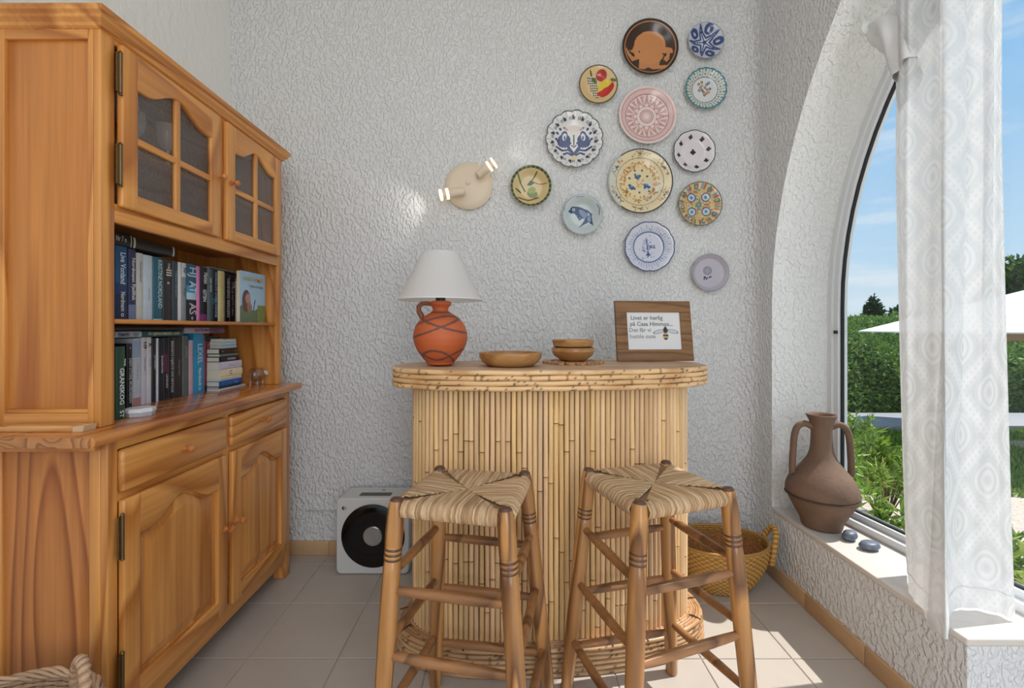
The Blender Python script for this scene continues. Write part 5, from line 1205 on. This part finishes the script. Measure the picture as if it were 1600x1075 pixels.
# ------------------------------------------------------------------ amphora and pebbles on the sill
ax_, ay_ = 1.362, 1.982; s_ = ay_/FPX
am = thing('amphora', 'tall brown clay amphora with two handles standing on the window sill', 'vase', (ax_, ay_, ZS))
pr = [(0,823),(25,823),(27.5,821),(28.5,814),(33,804),(39,793),(44,783),(46.5,777),(48.3,774.5),(47.2,772.5),(49,770.5),(49.4,766),(47.8,757),(44,748),(37,738),(28,727),(20,716),(15.8,704),(14.6,690),(14.2,676),(14.6,665),(17,657),(20,651),(21,648.5),(20,647),(17.5,649),(13,658),(12,700),(0,705)]
P = [(r*s_, (823-y)*s_) for r, y in pr]
M_clay = pm('rough_clay', c3(114,88,70), 0.75, var=0.16, varscale=14, bump=(60, 0.35, 0.004))
Pf = []
for (a, b) in zip(P[:-1], P[1:]):
    for k in range(3): Pf.append((a[0]+(b[0]-a[0])*k/3, a[1]+(b[1]-a[1])*k/3))
Pf.append(P[-1]); Pa = np.array(Pf)
for _ in range(1): Pa[1:-1] = 0.25*Pa[:-2]+0.5*Pa[1:-1]+0.25*Pa[2:]
mk('body', MB().lathe([tuple(p) for p in Pa], (ax_,ay_,ZS), 72), M_clay, am, angle=70)
mk('belly_band', MB().tube([(ax_+48.9*s_*math.cos(a), ay_+48.9*s_*math.sin(a), ZS+(823-773)*s_) for a in [2*PI*k/72 for k in range(72)]], 0.0035, 6, closed=True), pm('clay_dark', c3(78,58,46), 0.8), am)
for sg in (-1, 1):
    hp = [(12,668),(24,663),(34,669),(38.5,684),(40,705),(41,724),(41,741)]
    mk('handle', MB().tube(smooth_path([(ax_+sg*a*s_*0.97, ay_+sg*a*s_*-0.22, ZS+(823-b)*s_) for a, b in hp], 5), 0.0135, 12), M_clay, am)
M_peb = pm('grey_pebble', c3(96,104,118), 0.45, var=0.35, varscale=60)
def pebble(px, py, wpx, hpx, label, an):
    Y = (CH-ZS)*FPX/(py+hpx/2-CY); x = (px-CX)*Y/FPX; r = wpx/2*Y/FPX; h = hpx*Y/FPX*0.68
    mb = MB(); n = 18
    pf = [(r*max(0,math.sin(PI*k/n))**0.75*(1+0.03*math.sin(k)), h/2-h/2*math.cos(PI*k/n)) for k in range(n+1)]; pf[0] = (0, 0); pf[-1] = (0, h)
    mb.lathe(pf, (0,0,0), 24, Matrix.Rotation(an, 3, 'Z'), sy=0.72)
    mb.v = [(v[0]+x+0.10*(v[2]), v[1]+Y, v[2]+ZS+0.0004) for v in mb.v]
    o = mk('pebble', mb, M_peb, angle=180); tag(o, label, 'stone', 'pebbles on the sill')
pebble(1327, 833, 26, 22, 'rounder grey speckled pebble nearest the amphora', 0.5); pebble(1358, 849, 32, 19, 'flatter grey speckled pebble, further from the amphora', 0.2)

# ------------------------------------------------------------------ curtain
m, t, b = newmat('white_lace'); M_lace = m; t.nodes.remove(b)
uvn = N(t, 'ShaderNodeUVMap'); uvn.uv_map = 'UVMap'
def wave(rot, sc):
    mp = N(t, 'ShaderNodeMapping'); mp.inputs['Rotation'].default_value = (0, 0, rot); t.links.new(uvn.outputs[0], mp.inputs[0])
    w = N(t, 'ShaderNodeTexWave', Scale=sc, Distortion=0.0); t.links.new(mp.outputs[0], w.inputs[0]); return w
def mth(op, a, b_=None, c=None):
    n = N(t, 'ShaderNodeMath', operation=op)
    for i, v in enumerate((a, b_, c)):
        if v is None: continue
        if isinstance(v, (int, float)): n.inputs[i].default_value = v
        else: t.links.new(v, n.inputs[i])
    return n.outputs[0]
A1, A2 = math.radians(38), math.radians(-38)
wa, wb_ = wave(A1, 1.9).outputs['Fac'], wave(A2, 1.9).outputs['Fac']
band_ = mth('MAXIMUM', mth('POWER', wa, 5.0), mth('POWER', wb_, 5.0))
ladder = mth('MAXIMUM', wave(A1, 18.2).outputs['Fac'], wave(A2, 18.2).outputs['Fac'])
cell = mth('MULTIPLY', mth('SUBTRACT', 1.0, wa), mth('SUBTRACT', 1.0, wb_))
rings_ = mth('MULTIPLY', mth('ABSOLUTE', mth('SINE', mth('MULTIPLY', cell, 9.5))), mth('GREATER_THAN', cell, 0.25))
patt = mth('MAXIMUM', mth('MULTIPLY', band_, mth('ADD', 0.45, mth('MULTIPLY', ladder, 0.55))), mth('MULTIPLY', rings_, 0.75))
nb = N(t, 'ShaderNodeBump', Strength=0.28, Distance=0.002); t.links.new(patt, nb.inputs['Height'])
df = N(t, 'ShaderNodeBsdfDiffuse'); tl = N(t, 'ShaderNodeBsdfTranslucent'); tr = N(t, 'ShaderNodeBsdfTransparent')
rc = ramp(t, [(0.0, c4(232,233,234)), (0.9, c4(244,244,244))]); t.links.new(patt, rc.inputs[0])
t.links.new(rc.outputs[0], df.inputs[0]); t.links.new(rc.outputs[0], tl.inputs[0]); t.links.new(nb.outputs[0], df.inputs['Normal'])
m1 = N(t, 'ShaderNodeMixShader'); m1.inputs[0].default_value = 0.20; t.links.new(df.outputs[0], m1.inputs[1]); t.links.new(tl.outputs[0], m1.inputs[2])
m2 = N(t, 'ShaderNodeMixShader'); t.links.new(mth('MULTIPLY', mth('SUBTRACT', 1.0, patt), 0.10), m2.inputs[0]); t.links.new(m1.outputs[0], m2.inputs[1]); t.links.new(tr.outputs[0], m2.inputs[2])
t.links.new(m2.outputs[0], t.nodes['Material Output'].inputs[0])
cu = thing('curtain', 'long white lace curtain hanging in loose folds before the arched window', 'curtain', (1.36, 1.40, ZS))
botp = [(1.392,1.590),(1.345,1.53),(1.296,1.466),(1.262,1.38),(1.238,1.292),(1.262,1.305),(1.310,1.352),(1.365,1.388),(1.425,1.394),(1.468,1.366),(1.489,1.337)]
topp = [(1.345,1.585),(1.322,1.535),(1.300,1.480),(1.345,1.460),(1.330,1.405),(1.300,1.370),(1.345,1.350),(1.390,1.375),(1.405,1.325),(1.430,1.345),(1.440,1.328)]
def cat(P, n): return [Vector(q) for q in smooth_path([(x, y, 0) for x, y in P], n)]
cb, ct_ = cat(botp, 10), cat(topp, 10); NU = len(cb); NV = 120; ZTOP = 2.62
vs = []; uvs = []
for j in range(NV):
    v = j/(NV-1); z = ZS+0.006+(ZTOP-ZS)*v
    for i in range(NU):
        w = min(1, v/0.62)**0.8; p = cb[i].lerp(ct_[i], w); u = i/(NU-1)
        zz = z
        if v < 0.05: zz = z-(0.022*(1-v/0.05))*(1 if i < NU*0.44 and i > NU*0.12 else 0)
        a = 0.007*math.sin(u*30+v*2)*(0.4+v)+0.003*math.sin(u*71-v*4)
        vs.append((p.x+a, p.y+a*0.6, zz)); uvs.append((u*0.62, v*2.3))
fs = [(j*NU+i, j*NU+i+1, (j+1)*NU+i+1, (j+1)*NU+i) for j in range(NV-1) for i in range(NU-1)]
def cloth(name, vs, uvs, fs, par, mat, th=0.0):
    o = mk(name, (vs, fs), mat, par, angle=180, normals=False); uv = o.data.uv_layers.new(name='UVMap')
    for l in o.data.loops: uv.data[l.index].uv = uvs[l.vertex_index]
    return o
cloth('curtain_fabric', vs, uvs, fs, cu, M_lace)
# hem seam
mk('hem_seam', MB().tube([(vs[12*NU*0+8*NU+i][0]-0.0008, vs[8*NU+i][1]-0.0008, vs[3*NU+i][2]+0.012) for i in range(0, NU, 2)], 0.0014, 5), pm('hem_thread', c3(222,222,224), 0.9), cu)
# gathered tie reaching up and left to a knob on the reveal
kn = px3(1353, 46, 1.70)
tie = [px3(1358,46,1.695), px3(1376,44,1.66), px3(1398,42,1.61), px3(1418,62,1.56), px3(1424,110,1.52)]
P = smooth_path(tie, 8); nn = len(P); vs = []; uvs = []; NR = 26
for i, p in enumerate(P):
    f = i/(nn-1); r = 0.018+0.058*math.sin(min(1, f*1.15)*PI/2)*(1-0.35*max(0, f-0.6)/0.4)
    d = (P[min(i+1, nn-1)]-P[max(i-1, 0)]).normalized(); a = d.cross(Vector((0,0,1))).normalized(); b2 = a.cross(d)
    for k in range(NR):
        an = 2*PI*k/NR; q = r*(1+0.24*math.sin(4*an+f*3)+0.12*math.sin(7*an-f*5)); v_ = p+a*math.cos(an)*q*0.75+b2*math.sin(an)*q; vs.append(tuple(v_)); uvs.append((k/NR*0.3, f*0.3))
fs = [(i*NR+k, i*NR+(k+1) % NR, (i+1)*NR+(k+1) % NR, (i+1)*NR+k) for i in range(nn-1) for k in range(NR)]
M_cloth = pm('white_cotton', c3(236,236,236), 0.9, bump=(30, 0.2, 0.004))
mk('gathered_tie', (vs, fs), M_cloth, cu, angle=180)
kb = thing('wall_hook', 'round white hook on the reveal holding the gathered curtain', 'hook', kn)
mk('hook_head', MB().lathe([(0.0,-0.012),(0.018,-0.010),(0.026,0.0),(0.024,0.010),(0.014,0.016),(0,0.017)], kn, 24, RY), M_white, kb)
mk('hook_stem', MB().tube([Vector(kn), Vector(kn)+Vector((0.02, 0.05, 0.085))], 0.008, 10), M_white, kb)

# ------------------------------------------------------------------ garden
GZ = -0.30
M_lawn = pm('lawn_grass', c3(112,148,58), 0.9, var=0.35, varscale=5, bump=(70, 1.0, 0.03))
M_grav = pm('gravel', c3(206,188,172), 0.9, var=0.2, varscale=30, bump=(60, 0.8, 0.02))
structure(mk('ground', MB().add([(1.7,-8,GZ),(60,-8,GZ),(60,60,GZ),(-30,60,GZ),(-30,2.9,GZ),(1.7,2.9,GZ)], [(0,1,2,3,4,5)]), M_lawn, smooth=False, origin=(5,5,GZ)))
structure(mk('gravel_bed', MB().box(1.72, 9, -3, 4.6, GZ-0.05, GZ+0.012), M_grav, smooth=False))
structure(mk('terrace', MB().box(2.6, 24, 6.55, 7.55, GZ-0.02, GZ+0.10), pm('terrace_stone', c3(160,160,164), 0.7, var=0.05), smooth=False, bevel=0.01))
def leaf_mesh(n, sampler, L, Wd, cols, seed, up=0.3):
    r = np.random.default_rng(seed); P, Nn = sampler(n, r)
    d = r.normal(size=(n,3)); d += Nn*0.7; d[:,2] += up; d /= np.linalg.norm(d, axis=1)[:,None]
    s = np.cross(d, r.normal(size=(n,3))); s /= np.linalg.norm(s, axis=1)[:,None]
    l = L*r.uniform(0.6,1.3,(n,1)); w = Wd*r.uniform(0.7,1.2,(n,1)); nrm = np.cross(d, s)
    A = P; Bp = P+d*l*0.5+s*w*0.5+nrm*w*0.15; Cc = P+d*l; D = P+d*l*0.5-s*w*0.5+nrm*w*0.15
    V = np.stack([A, Bp, Cc, D], 1).reshape(-1, 3); idx = np.arange(n)*4
    F = np.stack([idx, idx+1, idx+2, idx+3], 1)
    base_ = np.array([c3(*c) for c in cols])[r.integers(0, len(cols), n)]*r.uniform(0.75,1.25,(n,1))
    return V, F, np.repeat(base_, 4, 0)
m, t, b = newmat('leaf'); M_leaf = m
a = N(t, 'ShaderNodeAttribute', attribute_name='Col'); t.links.new(a.outputs['Color'], b.inputs['Base Color']); b.inputs['Roughness'].default_value = 0.55
tl = N(t, 'ShaderNodeBsdfTranslucent'); t.links.new(a.outputs['Color'], tl.inputs[0]); ms = N(t, 'ShaderNodeMixShader'); ms.inputs[0].default_value = 0.25
t.links.new(b.outputs[0], ms.inputs[1]); t.links.new(tl.outputs[0], ms.inputs[2]); t.links.new(ms.outputs[0], t.nodes['Material Output'].inputs[0])
def fast_mesh(name, V, F, C, parent, kind='stuff'):
    me = bpy.data.meshes.new(name); org = np.array(ORG[parent.name]); n = len(V); f = len(F)
    me.vertices.add(n); me.vertices.foreach_set('co', (V-org).ravel()); me.loops.add(f*4); me.loops.foreach_set('vertex_index', F.ravel().astype(np.int32))
    me.polygons.add(f); me.polygons.foreach_set('loop_start', np.arange(f, dtype=np.int32)*4); me.update(calc_edges=True)
    at = me.color_attributes.new('Col', 'FLOAT_COLOR', 'POINT'); C4 = np.ones((n, 4)); C4[:, :3] = C; at.data.foreach_set('color', C4.ravel())
    me.materials.append(M_leaf); o = bpy.data.objects.new(name, me); COL.objects.link(o); o.parent = parent; o['kind'] = kind; ORG[o.name] = Vector(org); return o
# clipped hedge: steep face, sloped shoulder
hg = thing('hedge', 'long clipped green hedge across the back of the garden', 'hedge', (10, 8.6, GZ))
hp_ = [(8.0, GZ), (7.95, 0.0), (8.05, 0.42), (8.4, 0.80), (8.9, 1.12), (9.5, 1.34), (10.2, 1.42), (10.6, GZ)]
M_hcore = pm('hedge_core', c3(58,84,48), 0.95, var=0.4, varscale=4)
mb = MB(); xs = np.linspace(-4, 26, 90); vs = []
for x in xs:
    for (y, z) in hp_: vs.append((x, y+0.05+0.05*math.sin(x*3.1+z*4), z-0.04+(0.05*math.sin(x*2.3)+0.04*math.sin(x*5.9) if z > 0.5 else 0)))
q = len(hp_); mb.add(vs, [(i*q+k, (i+1)*q+k, (i+1)*q+k+1, i*q+k+1) for i in range(len(xs)-1) for k in range(q-1)])
mk('hedge_core', mb, M_hcore, hg, angle=180)
seg_ = np.array(hp_[:-1]); dl = np.linalg.norm(np.diff(seg_, axis=0), axis=1); cum = np.concatenate([[0], np.cumsum(dl)])
def hedge_s(n, r):
    x = r.uniform(2.2, 22, n); s = r.uniform(0, cum[-1], n); k = np.clip(np.searchsorted(cum, s)-1, 0, len(dl)-1); f = (s-cum[k])/dl[k]
    y = seg_[k,0]*(1-f)+seg_[k+1,0]*f; z = seg_[k,1]*(1-f)+seg_[k+1,1]*f; d = (seg_[k+1]-seg_[k])/dl[k][:,None]
    Nn = np.stack([np.zeros(n), -d[:,1], d[:,0]], 1); z = z+np.where(z > 0.5, 0.05*np.sin(x*2.3)+0.04*np.sin(x*5.9), 0)
    return np.stack([x, y+0.05*np.sin(x*3.1+z*4), z], 1)+Nn*r.uniform(-0.05, 0.05, (n,1)), Nn
V, F, C = leaf_mesh(100000, hedge_s, 0.085, 0.040, [(104,138,62),(120,152,68),(90,122,60),(140,164,78)], 2); fast_mesh('foliage', V, F, C, hg)
def blob(cx, cy, cz, rx, ry, rz, pw=0.4):
    def f(n, r):
        d = r.normal(size=(n,3)); d /= np.linalg.norm(d, axis=1)[:,None]; q = r.uniform(0,1,(n,1))**pw
        bump = 1+0.16*np.sin(d[:,:1]*7+cx)+0.14*np.sin(d[:,1:2]*9+d[:,2:]*8)
        return np.array([cx,cy,cz])+d*q*bump*np.array([rx,ry,rz]), d
    return f
M_bark = pm('bark', c3(96,80,62), 0.9, var=0.2)
def tree(nm, label, cx, cy, h, rx, rz, zc, n, cols, seed, L=0.2, W_=0.1):
    t_ = thing(nm, label, 'tree', (cx, cy, GZ)); mk('trunk', MB().tube([(cx,cy,GZ),(cx+0.05,cy,zc)], [0.12,0.06], 8), M_bark, t_)
    V, F, C = leaf_mesh(n, blob(cx, cy, zc, rx, rx, rz), L, W_, cols, seed); fast_mesh('crown', V, F, C, t_)
def pxw(px, py, Y): return ((px-CX)*Y/FPX, CH-(py-CY)*Y/FPX)
dk_ = [(44,70,42),(54,82,48),(38,60,40)]
x, z = pxw(1364, 486, 26); tree('cypress', 'taller dark cypress tip rising beyond the hedge', x, 26, 4, 0.42, 1.25, z-0.7, 5000, dk_, 21, 0.25, 0.12)
x, z = pxw(1401, 490, 30); tree('conifer', 'small dark conifer tip rising beyond the hedge beside the curtain', x, 30, 4, 0.30, 0.8, z-0.5, 3000, dk_, 22, 0.25, 0.12)
x, z = pxw(1382, 497, 34); tree('conifer', 'smallest conifer tip beyond the hedge between the two others', x, 34, 4, 0.25, 0.6, z-0.55, 2000, dk_, 23, 0.25, 0.12)
x, z = pxw(1618, 455, 16); tree('garden_tree', 'bushy mid-green tree behind the white parasol', x, 16, 4, 1.5, 1.25, z-0.1, 26000, [(70,104,46),(96,128,56),(52,84,48),(116,140,64)], 24, 0.2, 0.1)
# parasol
pcx, pcy, pr_ = 6.55, 5.6, 1.80
pa = thing('parasol', 'large white garden parasol with beige valance seen through the window', 'parasol', (pcx, pcy, GZ))
M_can = pm('parasol_cloth', c3(240,238,232), 0.85); M_val = pm('valance_cloth', c3(206,168,150), 0.85)
cor = [(pcx+pr_*math.cos(a), pcy+pr_*math.sin(a)) for a in [PI+2*PI*k/8 for k in range(8)]]
vs = [(pcx,pcy,1.72)]+[(x,y,1.16) for x, y in cor]+[(pcx,pcy,1.68)]+[(x,y,1.145) for x, y in cor]
mk('canopy', MB().add(vs, [(0,1+k,1+(k+1)%8) for k in range(8)]+[(9,10+(k+1)%8,10+k) for k in range(8)]+[(1+k,10+k,10+(k+1)%8,1+(k+1)%8) for k in range(8)]), M_can, pa, smooth=False)
vs = []
for x, y in cor[1:8]: vs += [(pcx+(x-pcx)*0.68,pcy+(y-pcy)*0.68,1.29),(pcx+(x-pcx)*0.68,pcy+(y-pcy)*0.68,1.02)]
mk('valance', MB().add(vs, [(2*k,2*k+1,2*k+3,2*k+2) for k in range(6)]), M_val, pa, smooth=False)
mk('pole', MB().tube([(pcx,pcy,GZ+0.05),(pcx,pcy,1.75)], 0.025, 12), M_white, pa); mk('parasol_base', MB().lathe([(0.3,0),(0.3,0.05),(0.05,0.08)], (pcx,pcy,GZ), 24), M_grout, pa)
for k in range(8):
    x, y = cor[k]; mk('rib', MB().tube([(pcx,pcy,1.66),(x,y,1.14)], 0.008, 6), M_white, pa)
# shrubs close to the glass
lab = ['leafy shrub outside the window just right of the amphora','leafy shrub outside behind the pebbles','low bushy plant outside at the frame foot','tall thin-stemmed shrub outside left by the frame','spreading shrub further out on the gravel','leafy shrub outside half hidden by the curtain','shrub outside right of the curtain','low plant outside by the right edge','bushy plant outside behind the curtain','far leafy plant at the lawn edge']
sh = [(2.08,2.90,.42,.24),(2.16,2.46,.30,.22),(2.10,3.35,.20,.18),(2.42,3.55,.60,.22),(2.95,3.55,.36,.34),(2.12,2.06,.30,.20),(2.08,1.66,.62,.20),(2.08,1.28,.22,.18),(2.62,2.7,.36,.26),(3.2,4.4,.42,.36)]
for k, ((x, y, zt2, r_), lb) in enumerate(zip(sh, lab)):
    s_h = thing('shrub', lb, 'plant', (x, y, GZ), 'shrubs outside the window'); zc = (GZ+zt2)/2+0.08
    rg = np.random.default_rng(40+k); mb = MB(); ends = []
    for q in range(16):
        a = rg.uniform(0, 6.28); rr2 = r_*rg.uniform(.4,1.0); e = Vector((x+rr2*math.cos(a), y+rr2*math.sin(a), GZ+(zt2-GZ)*rg.uniform(.55,1.0)))
        mid = Vector((x+rr2*0.35*math.cos(a), y+rr2*0.35*math.sin(a), GZ+(e.z-GZ)*0.55)); mb.tube([Vector((x,y,GZ)), mid, e], [0.006,0.004,0.0015], 5); ends.append((mid, e))
    mk('stems', mb, M_bark, s_h)
    E0 = np.array([tuple(p) for p, _ in ends]); E1 = np.array([tuple(p) for _, p in ends])
    def sam(n, r): k2 = r.integers(0, len(E0), n); f = r.uniform(0,1,(n,1))**0.7; return E0[k2]*(1-f)+E1[k2]*f+r.normal(0,0.012,(n,3)), np.zeros((n,3))+np.array([0,0,0.3])
    V, F, C = leaf_mesh(1100, sam, 0.085, 0.019, [(126,158,52),(150,178,66),(96,130,48),(104,140,60),(176,190,96)], 60+k, 0.5); fast_mesh('leaves', V, F, C, s_h)
# grass tufts on the lawn nearest the house
gt = mk('grass_tufts', MB().box(4,4.01,5,5.01,GZ,GZ+0.01), M_lawn, origin=(5,5,GZ)); tag(gt, 'short green lawn grass between gravel and terrace', 'grass', kind='stuff')
def gs(n, r): return np.stack([r.uniform(2.0, 9, n), r.uniform(4.0, 6.5, n), np.full(n, GZ)], 1), np.tile([0,0,1.0], (n,1))
V, F, C = leaf_mesh(42000, gs, 0.09, 0.014, [(122,156,50),(144,172,62),(98,130,46),(160,176,84)], 77, 1.0)
tmp = fast_mesh('blades', V, F, C, gt); tmp.parent = None; tmp.matrix_world = Matrix.Translation((5,5,GZ))
old = gt.data; gt.data = tmp.data; bpy.data.objects.remove(tmp)
